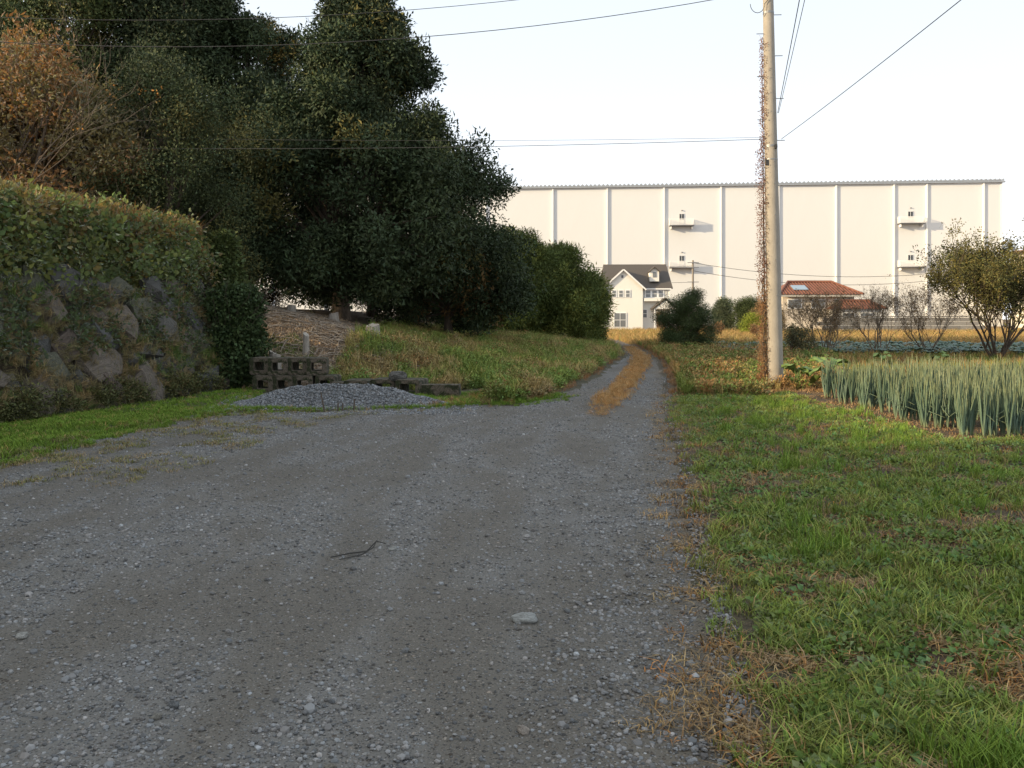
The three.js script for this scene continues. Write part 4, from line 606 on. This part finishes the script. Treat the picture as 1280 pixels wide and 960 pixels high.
// ---------------------------------------------------------------- red-tiled house, block wall, far building
const redTile = std(C(.25, .10, .06), .8, { map: tileMap });
function tiledRoof(t, x0, x1, z0, z1, y0, ridge, hip) {
  const c = (z0 + z1) / 2, q = { f: [[x0, y0, z0], [x1, y0, z0], [x1 - hip, ridge, c], [x0 + hip, ridge, c]], b: [[x0, y0, z1], [x1, y0, z1], [x1 - hip, ridge, c], [x0 + hip, ridge, c]], l: [[x0, y0, z0], [x0, y0, z1], [x0 + hip, ridge, c]], r: [[x1, y0, z0], [x1, y0, z1], [x1 - hip, ridge, c]] };
  for (const k in q) { const b = new Build(), id = q[k].map((p) => b.v(...p, null, p[0], p[2])); for (let i = 1; i < id.length - 1; i++) b.t(id[0], id[i], id[i + 1]); part('roof', b.geo(true), redTile, t); }
  const ribs = new Build(); for (let x = x0 + .2; x < x1; x += .32) { const u = Math.min(1, Math.min((x - x0), (x1 - x)) / hip), top = V(x, lerp(y0, ridge, u) + .03, lerp(z0, c, u)); ribs.tube([V(x, y0 + .03, z0 + .02), top], [.055, .055], 5); } part('tile_ribs', ribs.geo(), redTile, t);
  const rg = new Build(); rg.tube([V(x0, y0 + .05, z0), V(x0 + hip, ridge + .08, c), V(x1 - hip, ridge + .08, c), V(x1, y0 + .05, z0)], [.12, .14, .14, .12], 7); part('ridge_cap', rg.geo(), redTile, t);
}
{
  const wall = std(C(.62, .54, .44), .9, { map: paintMap }), t = base('tiled_house', [28.0, H(30, 87) - .35, -87], -.03, 'house with orange-red tiled hip roof and a solar panel', 'house'), glass = std(C(.12, .13, .14), .15);
  box('wall', wall, t, 3.85, 2.15, -3.5, 7.4, 4.3, 6); tiledRoof(t, -.4, 8.2, .3, -7.3, 4.25, 5.65, 2.0);
  const p = box('solar_panel', std(C(.25, .32, .38), .2), t, 2.2, 5.02, -1.5, 1.5, .08, 1.4); p.rotation.x = .355; box('eave_board', std(C(.4, .38, .33), .8), t, 3.9, 4.12, .2, 8.2, .2, .08);
  for (const x of [1.4, 3.8, 6.2]) { const f = box('window', whiteTrim, t, x, 3.3, -.46, 1.5, 1.0, .08); const g = part('pane', new THREE.BoxGeometry(1.3, .8, .06), glass, f); g.position.z = .03; }
  const a = base('annex', [33.6, H(34, 85), -85], -.03, 'low annex with orange tiled eave beside the tiled house', 'annex'); box('wall', std(C(.6, .6, .58), .85, { map: paintMap }), a, 1.5, 1.2, -1.6, 4.4, 2.4, 2.8); tiledRoof(a, -1, 4.2, .2, -3.4, 2.4, 3.2, 1.2); for (const x of [.5, 2.3]) { const f = box('window', whiteTrim, a, x, 1.5, -.18, 1.3, 1.1, .08); const g = part('pane', new THREE.BoxGeometry(1.1, .9, .06), glass, f); g.position.z = .03; }
}
{
  const t = base('block_wall', [30, H(35, 82), -82], -.03, 'long grey-brown concrete block wall in front of the annex', 'wall'), m = [.30, .25, .22, .28].map((v) => std(C(v, v * .95, v * .88), .95, { map: concreteMap })), g = new THREE.BoxGeometry(1.17, .36, .15), r = rngOf(901);
  for (let row = 0; row < 4; row++) for (let k = 0; k < 13; k++) { const b = part('block', g, m[Math.floor(r() * 4)], t); b.position.set(.6 + k * 1.2 + (row % 2 ? .3 : -.3), .17 + row * .385, 0); }
  box('coping', m[0], t, 7.8, 1.62, 0, 15.6, .1, .22);
}
{ const w = std(C(.72, .66, .54), .85, { map: paintMap }), t = base('cream_hall', [72.5, 0, -122], -.58, 'cream hall with shallow brown roof past the warehouse corner', 'building'); box('wall', w, t, 14, 5.6, -9, 28, 11.2, 18); const b = new Build(); const q = [[-.6, 11.0, .8], [28.6, 14.2, .8], [28.6, 14.2, -19], [-.6, 11.0, -19]].map((p) => b.v(...p)), q2 = [[-.6, 10.7, .8], [28.6, 13.9, .8], [28.6, 13.9, -19], [-.6, 10.7, -19]].map((p) => b.v(...p)); b.t(q[0], q[1], q[2]); b.t(q[0], q[2], q[3]); b.t(q2[0], q2[2], q2[1]); b.t(q2[0], q2[3], q2[2]); for (let k = 0; k < 4; k++) { const j = (k + 1) % 4; b.t(q[k], q2[k], q[j]); b.t(q[j], q2[k], q2[j]); } part('roof', b.geo(true), std(C(.22, .14, .1), .8), t); }
{ // small clipped garden trees and shrubs before the far houses
  const topi = (o) => makeTree({ name: 'garden_tree', group: 'garden trees by the far houses', mat: M.matte, clumps: fine, per: 26, blobR: .6, trunkR: .09, stems: 1, prof: oval, cs: 1.3, ...o });
  topi({ label: 'small oval clipped garden tree on a thin trunk beside the evergreen shrub', x: 20.2, d: 80, h: 3.0, low: .9, W: .75, color: [.06, .075, .045], blobs: 30, seed: 911 });
  topi({ label: 'dark boxy clipped garden tree beside the tiled house', x: 21.9, d: 78, h: 3.1, low: .2, W: 1.0, color: [.045, .06, .025], blobs: 45, seed: 912, prof: () => .95 });
  topi({ label: 'brown bushy garden shrub between clipped tree and tiled house', x: 22.9, d: 75, h: 2.6, low: .2, W: 1.1, color: [.14, .10, .05], blobs: 40, seed: 913 });
  topi({ label: 'yellow-green garden shrub low in front of the boxy clipped tree', x: 19.6, d: 68, h: 1.3, low: .1, W: .8, color: [.16, .19, .03], blobs: 28, seed: 914 });
  for (const [x, d, s] of [[12, 56, 1], [14.5, 60, 2], [17, 58, 3]]) shrub({ name: 'dry_bush', label: ['thin dry bush near the lone evergreen shrub', 'thin dry bush in the middle of the dry meadow', 'thin dry bush below the clipped garden trees'][s - 1], group: 'thin dry bushes in the meadow', x, d, seed: 920 + s, stems: 7, h: 1.3, spread: .7, depth: 3, r0: .025, leaf: [.22, .12, .06], leaves: 300, cs: 1.2 });
}
{ // distant pole and its wires
  const t = base('distant_pole', [22.4, 0, -104], 0, 'thin distant utility pole with crossarms beside the white house', 'utility pole', null), g = new THREE.CylinderGeometry(.11, .16, 8.6, 10); g.translate(0, 4.3, 0); part('shaft', g, std(C(.22, .19, .16), .9), t); for (const y of [8.3, 7.7, 5.9]) box('crossarm', steel, t, 0, y, .15, 1.4, .09, .09);
  wire('distant upper wire sagging from the thin pole past the concrete pole', [22.4, 8.3, -104], [62, 8.2, -104], 1.7, .035);
  wire('distant lower wire sagging from the thin pole past the concrete pole', [22.4, 7.3, -104], [62, 7.6, -104], 1.9, .035);
  wire('distant wire from the thin pole over the white house roof', [22.4, 7.9, -104], [-5, 8.6, -104], .5, .03);
  wire('distant lower wire from the thin pole behind the white house', [22.4, 5.9, -104], [-5, 7.2, -104], .6, .03);
}
scene.traverse((o) => { if (o.isMesh) { o.castShadow = true; o.receiveShadow = true; } });
renderer.render(scene, camera);
